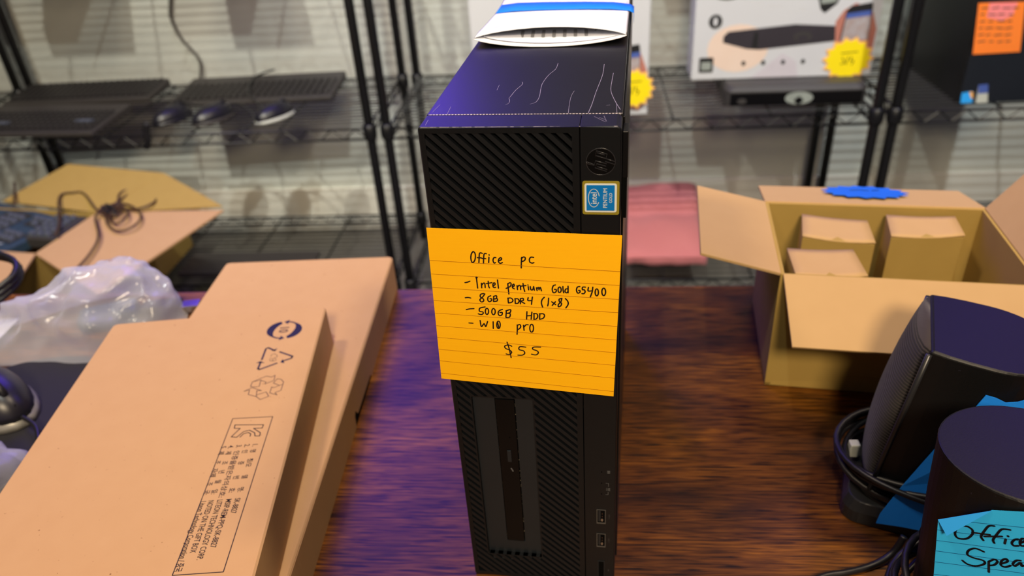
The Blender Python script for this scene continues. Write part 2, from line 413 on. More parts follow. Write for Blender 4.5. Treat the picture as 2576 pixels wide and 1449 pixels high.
ST = {"NC":[[-491.5,-0.0,512.9],[485.9,-1.4,488.0],[456.4,-52.2,-481.8],[-519.6,-3.3,-452.0]],"NOTE":[[[-261.3,-1.5,384.0],[-271.4,-1.6,370.8],[-276.8,-1.9,345.5],[-274.2,-2.3,323.8],[-266.7,-2.4,320.4],[-256.4,-2.3,335.2],[-251.6,-1.9,360.6],[-254.1,-1.7,377.0],[-261.3,-1.5,384.0]],[[-215.2,-2.0,373.8],[-223.2,-1.9,377.8],[-230.2,-2.0,370.5],[-233.5,-2.3,346.7],[-236.9,-2.7,319.9]],[[-242.3,-2.2,348.6],[-221.8,-2.4,347.8]],[[-194.2,-2.2,372.9],[-201.1,-2.1,374.1],[-206.8,-2.2,366.9],[-210.8,-2.6,340.2],[-213.3,-3.0,316.3]],[[-218.8,-2.5,345.0],[-199.5,-2.7,344.1]],[[-182.2,-2.7,353.2],[-185.8,-3.2,321.5]],[[-180.5,-2.4,367.6],[-180.0,-2.5,364.7]],[[-146.4,-3.0,351.4],[-156.1,-2.9,351.1],[-162.2,-3.2,336.6],[-158.2,-3.5,320.2],[-150.3,-3.6,322.6]],[[-135.5,-3.5,333.1],[-123.0,-3.5,337.8],[-116.7,-3.4,346.6],[-122.1,-3.2,352.1],[-130.9,-3.3,344.7],[-134.4,-3.6,330.3],[-127.5,-3.9,319.0],[-114.4,-3.9,323.7]],[[-13.9,-4.1,356.6],[-16.6,-4.9,328.2],[-18.8,-5.8,295.9]],[[-15.5,-4.3,350.9],[-3.0,-4.2,359.8],[4.9,-4.4,353.6],[-0.2,-4.8,339.3],[-15.1,-4.8,332.5]],[[47.3,-4.7,358.4],[33.5,-4.5,359.4],[25.4,-4.8,347.2],[27.2,-5.3,331.0],[38.4,-5.6,325.6],[47.4,-5.6,328.7]],[[-320.8,-3.2,197.3],[-307.3,-3.4,200.8],[-293.5,-3.5,207.4]],[[-257.2,-3.8,231.2],[-256.6,-4.3,199.1],[-255.9,-4.8,166.8]],[[-259.7,-3.7,232.5],[-253.1,-3.8,232.8],[-257.7,-3.9,225.2],[-258.5,-3.8,231.1]],[[-233.6,-4.7,197.8],[-233.9,-5.2,169.3]],[[-233.3,-4.9,185.1],[-223.8,-4.9,197.4],[-216.0,-5.0,197.0],[-215.3,-5.5,171.6]],[[-196.5,-5.1,211.2],[-196.6,-5.6,182.9],[-192.9,-5.9,171.0]],[[-207.5,-5.2,195.9],[-177.5,-5.6,203.1]],[[-173.6,-6.0,183.8],[-163.3,-6.1,190.2],[-161.3,-5.9,200.7],[-167.7,-5.8,202.0],[-173.1,-5.9,191.3],[-170.9,-6.2,175.0],[-159.8,-6.4,175.4]],[[-146.9,-5.7,220.6],[-145.9,-6.3,196.2],[-144.9,-6.8,171.6]],[[-94.2,-7.1,200.5],[-93.0,-8.0,164.9],[-92.0,-8.6,137.9]],[[-94.3,-7.1,199.0],[-81.5,-7.2,206.9],[-76.7,-7.4,199.0],[-82.8,-7.7,183.9],[-104.4,-7.6,171.8]],[[-69.9,-8.0,182.2],[-61.1,-8.0,188.6],[-62.5,-7.7,198.9],[-70.0,-7.7,191.9],[-70.2,-8.1,177.0],[-60.8,-8.4,170.7]],[[-46.1,-8.2,190.7],[-44.7,-8.9,167.0]],[[-45.3,-8.5,180.3],[-36.9,-8.4,191.8],[-29.3,-8.5,189.9],[-27.8,-9.2,167.7]],[[-14.3,-8.4,205.3],[-11.7,-9.2,179.6],[-7.5,-9.9,157.5]],[[-24.2,-8.7,188.6],[0.6,-9.0,193.4]],[[12.0,-9.4,187.9],[13.7,-10.0,168.1]],[[11.1,-9.1,197.5],[11.7,-9.1,196.0]],[[23.0,-9.6,188.4],[25.4,-10.2,170.1],[35.1,-10.4,170.5],[40.4,-9.9,189.2]],[[40.4,-9.9,189.2],[43.4,-10.6,167.2]],[[54.9,-10.4,182.4],[57.5,-11.0,165.6]],[[56.6,-10.7,175.1],[64.7,-10.5,185.0],[68.0,-11.0,170.5]],[[68.1,-10.9,174.9],[74.9,-10.7,185.5],[80.0,-11.5,165.1]],[[153.4,-11.6,203.4],[141.8,-11.6,197.1],[136.1,-12.3,175.0],[142.0,-13.1,156.9],[154.9,-13.1,162.6],[156.6,-12.7,175.9],[147.6,-12.5,176.9]],[[174.8,-12.4,192.7],[166.9,-12.6,183.6],[167.7,-13.4,163.2],[176.6,-13.7,160.6],[182.6,-13.3,173.4],[179.8,-12.7,187.8],[174.8,-12.4,192.7]],[[191.4,-12.6,195.6],[192.2,-13.5,173.8],[195.1,-14.2,158.5]],[[218.0,-13.0,198.9],[217.7,-13.9,178.6],[217.4,-14.6,159.6]],[[217.7,-13.7,182.2],[206.3,-13.5,181.7],[201.6,-14.0,166.9],[209.7,-14.5,159.2],[217.5,-14.3,167.6]],[[278.0,-14.2,199.3],[265.3,-14.2,195.1],[260.7,-14.9,176.8],[266.9,-15.7,160.4],[277.7,-15.7,165.2],[278.4,-15.3,175.4],[271.5,-15.1,176.6]],[[306.3,-14.9,196.9],[292.4,-14.7,196.3],[291.1,-15.3,181.8],[301.1,-15.6,180.8],[304.8,-16.2,169.4],[298.5,-16.5,158.9],[288.4,-16.3,158.5]],[[321.9,-15.3,196.1],[320.0,-16.2,175.9],[337.6,-16.5,176.7]],[[343.9,-15.6,198.5],[340.1,-16.9,169.5],[331.2,-18.1,141.6]],[[366.8,-16.6,188.1],[369.8,-16.9,183.2],[371.7,-17.4,175.6],[372.0,-17.8,166.6],[370.7,-18.2,158.2],[368.1,-18.4,151.9],[364.6,-18.5,149.0],[361.0,-18.4,150.2],[358.0,-18.0,155.1],[356.2,-17.6,162.8],[355.9,-17.2,171.8],[357.2,-16.8,180.2],[359.8,-16.6,186.4],[363.3,-16.5,189.3],[366.8,-16.6,188.1]],[[402.2,-17.1,193.9],[405.7,-17.4,188.7],[407.8,-17.9,180.5],[408.2,-18.4,171.0],[406.8,-18.9,161.9],[403.8,-19.1,155.2],[399.8,-19.2,152.2],[395.7,-19.0,153.4],[392.2,-18.7,158.6],[390.0,-18.2,166.8],[389.7,-17.7,176.4],[391.1,-17.3,185.4],[394.1,-17.0,192.1],[398.1,-16.9,195.1],[402.2,-17.1,193.9]],[[-328.0,-4.2,104.0],[-313.1,-4.5,106.3],[-298.5,-4.8,103.9]],[[-225.4,-5.9,134.8],[-242.4,-5.6,129.5],[-245.7,-5.8,112.5],[-231.2,-6.3,101.7],[-230.3,-6.6,88.7],[-242.8,-6.4,82.0],[-249.8,-6.0,95.5],[-233.7,-6.1,113.1],[-220.2,-6.0,132.8]],[[-189.8,-6.9,122.8],[-203.7,-6.7,114.5],[-207.1,-7.0,95.3],[-199.2,-7.3,85.7],[-187.3,-7.5,93.9],[-186.5,-7.3,103.9],[-194.5,-7.1,104.3]],[[-173.5,-7.3,119.8],[-177.0,-7.8,89.1]],[[-174.8,-7.2,119.7],[-158.6,-7.5,124.3],[-161.1,-7.8,107.4],[-173.3,-7.6,103.8]],[[-173.3,-7.6,103.8],[-155.9,-7.9,106.2],[-158.2,-8.2,92.3],[-177.0,-7.8,88.3]],[[-98.1,-9.1,113.5],[-97.8,-9.7,84.6]],[[-99.5,-9.1,111.9],[-82.9,-9.4,114.2],[-72.4,-9.9,101.9],[-79.8,-10.1,88.6],[-97.9,-9.8,83.1]],[[-60.8,-10.0,110.8],[-60.9,-10.7,83.5]],[[-62.1,-9.9,110.7],[-45.7,-10.3,110.7],[-39.8,-10.8,98.2],[-47.1,-11.0,84.2],[-61.0,-10.7,81.9]],[[-32.5,-10.5,113.6],[-34.1,-11.4,81.0]],[[-32.5,-10.6,112.1],[-18.6,-10.8,115.8],[-18.0,-11.2,102.3],[-31.3,-11.0,97.1],[-11.0,-11.9,84.5]],[[9.0,-11.3,120.9],[6.9,-11.7,103.5],[25.8,-12.2,104.4]],[[31.3,-11.7,125.7],[27.7,-12.3,103.0],[24.8,-12.9,80.2]],[[93.5,-13.0,127.2],[81.3,-13.3,111.7],[77.3,-13.9,90.5],[83.0,-14.8,66.6]],[[116.0,-13.7,123.8],[113.1,-14.7,92.3],[109.3,-15.2,75.6]],[[131.5,-14.8,102.2],[151.7,-15.9,85.3]],[[150.9,-15.2,103.2],[133.4,-15.6,79.8]],[[184.8,-15.2,125.7],[170.5,-15.1,119.0],[172.7,-15.8,102.8],[182.8,-16.4,94.4],[177.3,-16.8,79.1],[165.6,-16.7,74.0],[165.9,-16.2,87.5],[179.2,-15.9,104.6],[184.8,-15.2,125.7]],[[202.7,-15.7,125.1],[215.2,-16.6,108.7],[216.2,-17.4,90.1],[204.2,-17.9,68.6]],[[-329.5,-5.1,29.2],[-310.7,-5.5,34.9],[-286.8,-6.0,37.8]],[[-225.1,-7.3,51.9],[-254.0,-6.8,42.6],[-257.6,-7.0,22.9],[-241.0,-7.5,19.9],[-238.3,-7.7,10.7],[-249.1,-7.5,2.2],[-265.7,-7.0,6.0]],[[-212.5,-7.8,42.7],[-209.7,-8.0,38.0],[-208.3,-8.1,30.6],[-208.6,-8.3,22.0],[-210.6,-8.4,13.8],[-213.9,-8.4,7.6],[-217.9,-8.3,4.8],[-221.7,-8.2,5.9],[-224.5,-8.1,10.6],[-225.9,-7.9,18.0],[-225.6,-7.8,26.7],[-223.5,-7.7,34.9],[-220.2,-7.6,41.0],[-216.3,-7.7,43.8],[-212.5,-7.8,42.7]],[[-176.8,-8.7,43.1],[-173.7,-8.9,38.4],[-172.1,-9.1,31.0],[-172.4,-9.2,22.4],[-174.4,-9.3,14.2],[-177.9,-9.4,8.1],[-182.1,-9.3,5.2],[-186.2,-9.2,6.3],[-189.3,-9.0,11.0],[-190.9,-8.8,18.4],[-190.6,-8.6,27.1],[-188.5,-8.5,35.3],[-185.0,-8.5,41.3],[-180.9,-8.6,44.1],[-176.8,-8.7,43.1]],[[-132.3,-9.9,41.4],[-149.5,-9.6,32.7],[-157.2,-9.7,16.7],[-151.6,-10.2,1.4],[-137.9,-10.5,6.1],[-134.8,-10.2,21.9],[-147.0,-9.9,20.4]],[[-111.4,-10.6,34.8],[-116.5,-11.3,-5.9]],[[-114.1,-10.5,33.1],[-89.0,-11.0,42.2],[-92.1,-11.3,24.2],[-108.4,-11.0,17.9],[-92.5,-11.5,16.5],[-96.4,-11.9,-4.8],[-115.4,-11.4,-9.0]],[[-1.5,-13.5,34.6],[-5.6,-14.7,-11.9]],[[24.8,-14.3,33.0],[18.9,-15.4,-12.0]],[[-2.7,-14.2,8.4],[21.9,-14.8,11.4]],[[35.7,-14.8,26.0],[34.2,-15.8,-11.1]],[[33.6,-14.8,24.3],[50.7,-15.3,23.8],[54.7,-15.9,7.1],[45.5,-16.1,-8.9],[32.2,-15.8,-11.2]],[[66.5,-15.7,25.4],[63.9,-16.7,-9.3]],[[63.9,-15.6,24.5],[84.9,-16.2,25.7],[91.0,-16.7,13.8],[82.6,-17.0,-2.1],[63.9,-16.7,-9.3]],[[-322.1,-6.4,-56.1],[-300.2,-7.0,-56.4]],[[-259.0,-7.9,-36.3],[-255.3,-8.6,-76.0],[-238.7,-8.8,-55.0],[-231.3,-9.3,-74.5],[-218.6,-9.1,-40.3]],[[-188.1,-10.0,-40.0],[-190.5,-10.8,-84.0]],[[-155.3,-10.9,-35.7],[-152.2,-11.1,-41.4],[-150.7,-11.3,-50.5],[-151.1,-11.5,-61.1],[-153.2,-11.7,-71.1],[-156.8,-11.7,-78.6],[-161.1,-11.7,-82.0],[-165.2,-11.5,-80.7],[-168.3,-11.3,-74.9],[-169.8,-11.1,-65.8],[-169.4,-10.9,-55.2],[-167.2,-10.7,-45.2],[-163.6,-10.7,-37.8],[-159.4,-10.7,-34.4],[-155.3,-10.9,-35.7]],[[-164.4,-10.7,-40.2],[-159.1,-11.7,-82.0]],[[-57.6,-14.2,-51.8],[-59.4,-15.0,-87.5],[-62.2,-15.6,-113.2]],[[-57.8,-14.3,-55.7],[-44.0,-14.5,-48.6],[-39.4,-15.0,-62.5],[-48.8,-15.1,-77.3],[-59.1,-14.9,-81.1]],[[-24.1,-15.2,-52.1],[-22.4,-16.2,-85.1]],[[-22.8,-15.6,-65.4],[-10.6,-15.6,-48.9],[1.4,-15.9,-48.1]],[[23.8,-16.5,-44.5],[27.2,-16.8,-50.5],[29.0,-17.1,-60.1],[28.9,-17.5,-71.2],[26.9,-17.7,-81.8],[23.3,-17.8,-89.7],[18.9,-17.8,-93.4],[14.5,-17.6,-92.0],[11.1,-17.3,-85.9],[9.3,-17.0,-76.3],[9.4,-16.7,-65.1],[11.5,-16.4,-54.6],[15.1,-16.3,-46.8],[19.4,-16.3,-43.2],[23.8,-16.5,-44.5]],[[-95.8,-16.4,-193.1],[-112.5,-15.6,-186.2],[-133.5,-15.0,-193.5],[-131.1,-15.4,-209.7],[-107.6,-16.5,-220.3],[-98.1,-17.2,-234.4],[-112.8,-17.0,-249.6],[-129.9,-16.3,-246.8]],[[-120.3,-14.9,-168.0],[-110.6,-16.2,-212.3],[-103.6,-17.8,-269.6]],[[-18.7,-19.2,-193.1],[-51.4,-18.0,-193.1],[-55.8,-18.3,-212.2],[-32.2,-19.4,-218.6],[-26.1,-20.1,-234.6],[-40.5,-19.8,-248.0],[-64.6,-18.9,-249.9]],[[62.7,-22.2,-187.0],[24.8,-20.8,-189.9],[19.5,-21.0,-204.1],[42.8,-22.2,-212.9],[49.1,-22.8,-226.2],[35.0,-22.7,-240.4],[11.3,-21.6,-237.4]]],"RULE":[[[-497.2,-0.1,324.4],[480.0,-13.2,292.0]],[[-499.6,-0.2,242.4],[477.6,-17.6,213.5]],[[-502.0,-0.4,160.1],[475.1,-22.1,132.6]],[[-504.5,-0.6,77.6],[472.7,-26.3,54.4]],[[-506.8,-0.9,-2.6],[470.2,-30.6,-28.5]],[[-509.2,-1.3,-86.2],[467.6,-34.9,-112.4]],[[-511.4,-1.6,-163.9],[465.2,-38.8,-192.7]],[[-513.8,-2.1,-245.0],[462.7,-42.7,-273.8]],[[-516.0,-2.5,-325.0],[460.2,-46.6,-358.3]],[[-518.5,-3.1,-412.8],[457.4,-50.7,-448.0]]],"LOGO":[[[316.4,3045.6],[351.9,3031.2],[357.0,3051.0],[408.3,3035.9],[405.4,3024.2],[362.4,3036.7],[358.2,3020.9]],[[354.0,3016.3],[408.5,2998.4],[410.5,3007.5],[364.5,3022.2]],[[357.0,3070.2],[361.2,3099.9],[410.0,3083.6],[405.2,3061.3],[357.0,3076.9]],[[364.5,3090.2],[399.7,3079.1]],[[405.2,3061.3],[447.6,3046.7],[445.7,3033.2],[401.1,3047.5]],[[316.4,3045.6],[315.1,3037.5],[351.9,3027.6]]],"SCR":[[[-70.9,680.4],[-63.4,637.0],[-83.7,545.9],[-96.8,441.9],[-100.8,410.8],[-91.4,372.1],[-90.7,334.2],[-101.8,309.2]],[[89.8,1023.8],[87.1,907.7],[60.0,797.9],[43.3,657.7],[44.4,556.9],[51.6,428.6],[44.1,344.9],[18.2,315.9]],[[221.7,516.9],[212.9,438.2],[213.0,317.2],[219.3,174.4]],[[352.3,987.1],[352.5,782.0],[333.4,496.4],[324.0,313.7],[313.2,179.0]],[[409.3,814.9],[406.4,674.3],[407.3,509.3],[432.3,354.5],[462.1,223.8]],[[-186.7,634.2],[-184.9,541.9]],[[-375.9,290.7],[-370.3,174.7]],[[-438.9,322.5],[-451.7,205.1]],[[394.4,285.4],[410.7,290.7]],[[440.8,310.0],[447.1,182.6]],[[-445.9,100.0],[-442.1,26.0]],[[343.7,130.6],[399.5,56.8]],[[389.2,136.3],[403.7,63.3]],[[367.3,116.7],[400.6,82.9]]],"SYM2":[[[-418.0,-736.0],[-416.7,-590.4],[-400.9,-574.0],[-342.3,-619.5]],[[-287.1,-650.4],[-169.9,-726.1],[-175.9,-752.2],[-235.0,-779.5]],[[-283.6,-803.6],[-407.7,-869.0],[-423.2,-858.2],[-420.1,-775.7]]],"HEADS":[[[-317.6,-592.5],[-331.0,-635.0],[-363.8,-621.1]],[[-255.6,-796.9],[-244.2,-754.2],[-219.1,-812.6]],[[-457.1,-777.6],[-424.5,-755.6],[-383.3,-785.2]]],"SYM2I":[[[-351.9,-704.9],[-349.3,-678.1],[-332.1,-669.6],[-303.8,-689.1],[-296.6,-717.2],[-320.0,-729.2]],[[-351.6,-745.3],[-345.1,-764.0],[-327.6,-770.9],[-326.8,-748.8],[-316.6,-772.5],[-299.2,-766.0],[-301.2,-747.9]],[[-354.9,-729.7],[-301.6,-740.7]]],"SYM3":[[[-429.8,-1083.3],[-430.0,-1026.0],[-366.7,-984.9],[-332.1,-964.5],[-286.6,-983.3],[-265.1,-961.1],[-259.3,-1028.6],[-323.7,-1065.1],[-318.5,-1041.2],[-365.6,-1014.1],[-362.2,-1088.3],[-389.3,-1092.8],[-429.8,-1083.3]],[[-430.0,-1026.0],[-367.4,-1005.6]],[[-257.7,-1061.7],[-237.0,-1010.9],[-203.4,-1023.8],[-178.3,-1060.2],[-179.2,-1161.2],[-220.3,-1183.5],[-199.0,-1213.9],[-260.9,-1182.0],[-260.6,-1110.1],[-243.1,-1120.6],[-183.2,-1088.2]],[[-257.7,-1061.7],[-204.4,-1097.5]],[[-468.9,-1134.3],[-413.8,-1097.6],[-332.1,-1144.7],[-368.7,-1139.8],[-357.6,-1212.4],[-425.4,-1179.8],[-428.2,-1123.8],[-468.9,-1134.3]],[[-357.6,-1212.4],[-318.7,-1252.5],[-260.3,-1221.4],[-292.1,-1166.0],[-356.9,-1192.9]]],"FRAME":[[[-477.1,-1448.1],[-180.2,-1463.5],[-189.4,-2822.3],[-488.8,-2814.1],[-477.1,-1448.1]]],"KC":[[[-442.4,-1520.4],[-230.3,-1545.0],[-232.4,-1581.7],[-295.9,-1576.1],[-234.3,-1630.2],[-232.7,-1664.0],[-266.4,-1659.8],[-276.7,-1624.8],[-321.2,-1592.4],[-360.3,-1602.1],[-398.0,-1657.5],[-438.2,-1647.7],[-394.4,-1563.6],[-439.0,-1557.9],[-442.4,-1520.4]],[[-373.3,-1658.2],[-355.0,-1624.5],[-324.0,-1616.4],[-301.9,-1633.7],[-301.6,-1660.1]]],"BN":[[[131.8,26.4],[104.9,14.3],[88.5,-24.4],[94.4,-62.2],[114.8,-74.6],[145.4,-55.5],[160.5,-13.2],[153.9,15.4],[131.8,26.4]],[[158.0,-2.4],[229.2,25.1]],[[232.5,91.2],[211.7,78.6],[202.4,36.9],[198.0,-6.4],[212.4,-26.1]],[[297.7,103.0],[266.3,87.8],[255.4,45.2],[249.3,1.1],[258.6,-17.6]],[[210.7,1.5],[277.3,42.7]],[[295.9,34.2],[298.7,3.6]],[[299.1,59.4],[300.6,57.1]],[[342.4,63.1],[329.2,50.9],[324.3,23.8],[336.7,11.5],[352.8,21.7]],[[356.4,44.0],[364.6,57.2],[369.1,75.8],[355.4,75.3],[352.7,49.7],[362.8,28.0],[380.6,39.3]],[[232.3,-100.5],[195.1,-99.2],[171.6,-126.9],[171.8,-160.7],[200.9,-167.4],[243.9,-160.4],[253.4,-179.7],[226.8,-214.6],[189.3,-226.6],[161.3,-214.8]],[[266.9,-153.7],[283.5,-223.9]],[[266.9,-153.7],[284.5,-125.3],[300.5,-131.5],[293.2,-161.7],[277.2,-176.6]],[[316.5,-137.8],[337.7,-107.0],[329.2,-91.7],[315.3,-113.3],[318.2,-145.0],[338.3,-148.5],[356.2,-124.0]],[[384.6,-67.7],[368.5,-78.3],[361.7,-107.8],[373.3,-116.7],[388.2,-81.9],[397.5,-100.5],[404.6,-91.6]]],"BR":[[[129.6,57.5],[344.2,146.8]],[[12.5,-72.3],[365.7,61.8]],[[22.1,-146.8],[382.7,-5.2]],[[32.8,-222.1],[400.5,-75.3]],[[44.5,-302.5],[417.8,-143.7]],[[60.4,-393.5],[438.4,-224.6]]],"TAPE":[[0.27,0.0396,0.1298],[0.275,0.0378,0.1292],[0.2804,0.0358,0.1271],[0.2856,0.0339,0.1294],[0.292,0.0316,0.1344],[0.2962,0.0301,0.1173],[0.2782,0.0366,0.0638],[0.2618,0.0426,0.0147],[0.248,0.0476,0.0135],[0.233,0.0531,0.011],[0.234,0.0527,0.0194],[0.2422,0.0497,0.046],[0.2537,0.0455,0.0793],[0.2631,0.0421,0.1056]]}
def S(k): return [[tuple(v*1e-4 for v in p) for p in st] for st in ST[k]]

# ------------------------------------------------------------------ the setting
FLOOR = -0.76
o = B().box(-3.2, 3.2, -2.6, 2.02, FLOOR-0.05, FLOOR).build('floor', 'floor_vinyl'); tag(o, 'grey vinyl floor of the room', 'floor', kind='structure')
o = B().box(-3.2, 3.2, 2.0, 2.08, FLOOR, 1.95).build('wall_back', 'wall_paint'); tag(o, 'off white painted back wall behind the wire shelves', 'wall', kind='structure')
o = B().box(-3.2, 3.2, -2.6, 2.08, 1.95, 2.0).build('ceiling', 'ceiling_paint'); tag(o, 'pale ceiling of the room', 'ceiling', kind='structure')
o = B().box(-3.2, 3.2, 1.985, 2.0, FLOOR, -0.60).build('baseboard_back', 'trim_paint', bevel=0.003); tag(o, 'white baseboard along the foot of the back wall', 'baseboard', kind='structure')

# ------------------------------------------------------------------ desk
DX0, DX1, DY0, DY1 = -0.86, 0.74, -0.62, 0.3755
desk = thing('desk', 'dark brown wood grain desk that everything in front stands on', 'desk', (0, 0, FLOOR))
D = -FLOOR
B().box(DX0, DX1, DY0, DY1-0.0015, D-0.022, D).build('tabletop', 'desk_wood', desk, bevel=0.0012)
B().box(DX0, DX1, DY1-0.0014, DY1, D-0.022, D-0.0006).build('edge_band', 'desk_edge', desk)
for x in (DX0+0.06, DX1-0.06):
    for y in (DY0+0.06, DY1-0.06):
        B().box(x-0.02, x+0.02, y-0.02, y+0.02, 0, D-0.022).build('leg', 'black_metal', desk, bevel=0.003)
for y in (DY0+0.06, DY1-0.06):
    B().box(DX0+0.081, DX1-0.081, y-0.012, y+0.012, D-0.06, D-0.0221).build('rail', 'black_metal', desk)

# ------------------------------------------------------------------ office computer
YAW = -math.radians(4.229)
H = 0.32158
W2 = 0.0475
pc = thing('desktop_computer', 'black slim desktop computer standing upright in the middle of the desk', 'computer', (0, 0, 0), YAW)
def uv(pts, y): return [(a, y, b) for a, b in pts]
# main bezel: ring around the grille
def bezel_ring(u0, u1, v0, v1, hole, rl, rr, dep):
    seg = 5
    def loop(ins):
        out = []
        for cu, cv, a, r in ((u1, v1, 0, rr), (u0, v1, 90, rl), (u0, v0, 180, rl), (u1, v0, 270, rr)):
            sx = -1 if cu == u1 else 1; sy = -1 if cv == v1 else 1
            ccx, ccy = cu + sx*(r+0), cv + sy*(r+0)
            for k in range(seg+1):
                t = math.radians(a + 90*k/seg); q = max(r-ins, 0.00005)
                out.append((ccx+q*math.cos(t), ccy+q*math.sin(t)))
        return out
    b = B()
    outer = loop(0); front = loop(0.0006); n = len(outer)
    rings = [uv(outer, dep), uv(outer, 0.0006), uv(front, 0.0)]
    if hole:
        h0, h1, g0, g1 = hole
        inner = []
        for cu, cv in ((h1, g1), (h0, g1), (h0, g0), (h1, g0)): inner += [(cu, cv)]*(seg+1)
        rings += [uv(inner, 0.0), uv(inner, 0.006)]
        b.loft(rings, cap=False)
        inn = [(h1,g1),(h0,g1),(h0,g0),(h1,g0)]
    else:
        b.loft(rings, cap=True)
    return b
G0, G1, V0, V1 = -0.0445, 0.0249, 0.0035, 0.3185
bz = bezel_ring(-W2, 0.02835, 0.0, H, (G0, G1, V0, V1), 0.0015, 0.0002, 0.0162).build('front_bezel', 'pc_bezel', pc)
bm = bmesh.new(); bm.from_mesh(bz.data); bmesh.ops.remove_doubles(bm, verts=bm.verts, dist=1e-6); bmesh.ops.recalc_face_normals(bm, faces=bm.faces); bm.to_mesh(bz.data); bm.free()
pp = bezel_ring(0.0287, W2, 0.0, H, None, 0.0002, 0.0024, 0.0162).build('port_panel', 'pc_bezel', pc)
B().box(-W2+0.001, W2-0.001, 0.0045, 0.0162, 0.001, H-0.0015).build('bezel_backing', 'pc_dust', pc)
# chassis
B().box(-W2, W2, 0.0170, 0.302, 0.0, H).build('chassis', 'pc_cover', pc, bevel=0.0008)
B().box(W2, W2+0.0011, 0.022, 0.300, 0.003, H-0.003).build('side_cover', 'pc_cover', pc, bevel=0.0004)
t_ = B().box(W2+0.0002, W2+0.0030, 0.010, 0.0215, 0.292, 0.3155).build('cover_tab', 'pc_cover', pc, bevel=0.0004)
B().box(W2+0.0002, W2+0.0026, 0.010, 0.0215, 0.2705, 0.2918).build('cover_tab', 'void', pc, bevel=0.0003)
for y in (0.03, 0.28):
    for u in (-0.036, 0.036): pass
# worn seam and scratches on the top
b = B()
for k in range(60):
    a = -0.0458 + k*0.0927/60
    b.ribbon([(a, 0.0171, H+0.00006), (a+0.0927/60, 0.0171, H+0.00006)], 0.0009*random.uniform(0.8, 1.1), (0,0,1), 5)
b.build('worn_seam', 'scuff', pc, normals=False)
b = B(); random.seed(3)
for i, st in enumerate(S('SCR')):
    pts = cr([(p[0], p[1], H+0.00006) for p in st], 5) if len(st) > 2 else [(p[0], p[1], H+0.00006) for p in st]
    b.ribbon(pts, 0.00026 if i in (0, 1, 3, 4) else 0.00016, (0,0,1), 5)
tag(b.build('scratches', 'scuff_fine', pc, normals=False), kind='stuff')
b = B()
for k in range(60):
    a = -W2 + 0.0015 + k*0.0915/60
    if random.random() < 0.75: b.ribbon([(a, 0.00045, H-0.00012), (a+0.0915/60, 0.00045, H-0.00012)], 0.00018*random.uniform(0.5, 1.2), (0,-0.7,0.7), 5)
b.build('worn_edge', 'scuff_fine', pc, normals=False)
# grille slats: 45 degree bars cut to the grille, leaving the drive bay free
BU0, BU1, BV0, BV1 = -0.0363, -0.0004, 0.0224, 0.1588
def clip(poly, ax, lim, keep):
    out = []
    n = len(poly)
    for i in range(n):
        a, c = poly[i], poly[(i+1) % n]
        ia = (a[ax]-lim)*keep >= 0; ic = (c[ax]-lim)*keep >= 0
        if ia: out.append(a)
        if ia != ic:
            t = (lim-a[ax])/(c[ax]-a[ax]); out.append((a[0]+t*(c[0]-a[0]), a[1]+t*(c[1]-a[1])))
    return out
def cliprect(poly, r):
    for ax, lim, k in ((0, r[0], 1), (0, r[1], -1), (1, r[2], 1), (1, r[3], -1)):
        if len(poly) < 3: return []
        poly = clip(poly, ax, lim, k)
    return poly if len(poly) >= 3 else []
RE = [(G0, G1, BV1, V1), (G0, BU0, BV0, BV1), (BU1, G1, BV0, BV1), (G0, G1, V0, BV0)]
PIT = 0.00563; BAR = 0.56
# bar k: u+v between s0 and s0+BAR*PIT ; slots begin at u+v = -0.0445+0.3185
s_top = G1 + V1
k0 = (G0 + V1) % PIT
ns = int((s_top - (G0+V0)) / PIT) + 2
for k in range(ns):
    s0 = k0 + (int((G0+V0)/PIT) + k) * PIT + PIT*(1-BAR)*0.0
    s1 = s0 + PIT*BAR
    strip = [(G0-0.01, s0-(G0-0.01)), (G1+0.01, s0-(G1+0.01)), (G1+0.01, s1-(G1+0.01)), (G0-0.01, s1-(G0-0.01))]
    for r in RE:
        q = cliprect(strip, r)
        if q: B().prism(uv(q, 0.0002), (0, 0.0038, 0)).build('grille_slat', 'pc_slat', pc)
# drive bay
b = B()
for (a0, a1, c0, c1) in ((BU0-0.0008, BU0, BV0-0.0008, BV1+0.0008), (BU1, BU1+0.0008, BV0-0.0008, BV1+0.0008), (BU0, BU1, BV0-0.0008, BV0), (BU0, BU1, BV1, BV1+0.0008)):
    b.box(a0, a1, 0.0003, 0.0044, c0, c1)
b.build('bay_rim', 'pc_bezel', pc)
for (a0, a1, c0, c1) in ((BU0, -0.0234, BV0, BV1), (-0.0112, BU1, BV0, BV1), (-0.0234, -0.0112, 0.1562, BV1), (-0.0234, -0.0112, BV0, 0.0336)):
    B().box(a0, a1, 0.0030, 0.0045, c0, c1).build('bay_panel', 'pc_panel', pc)
dr = B().box(-0.0230, -0.0118, 0.0026, 0.0045, 0.0341, 0.1557).build('optical_drive', 'pc_gloss', pc, bevel=0.0003)
B().box(-0.0183, -0.0158, 0.0019, 0.0027, 0.1066, 0.1158).build('eject_button', 'pc_panel', dr, bevel=0.0002)
b = B(); b.ribbon([(-0.0160, 0.00255, 0.1265), (-0.0160, 0.00255, 0.1262)], 0.0008, (0,-1,0)); b.build('eject_pinhole', 'void', dr, normals=False)
b = B(); b.ribbon([(-0.0166, 0.00255, 0.1005), (-0.0160, 0.00255, 0.0994), (-0.0157, 0.00255, 0.0984)], 0.0009, (0,-1,0)); b.build('drive_mark', 'icon_grey', dr, normals=False)
# notches at the foot of the bay
for k in range(6):
    a = -0.0335 + k*0.0060
    B().box(a, a+0.0022, 0.0006, 0.0044, 0.0172, 0.0212).build('vent_notch', 'pc_panel', pc, bevel=0.0002)
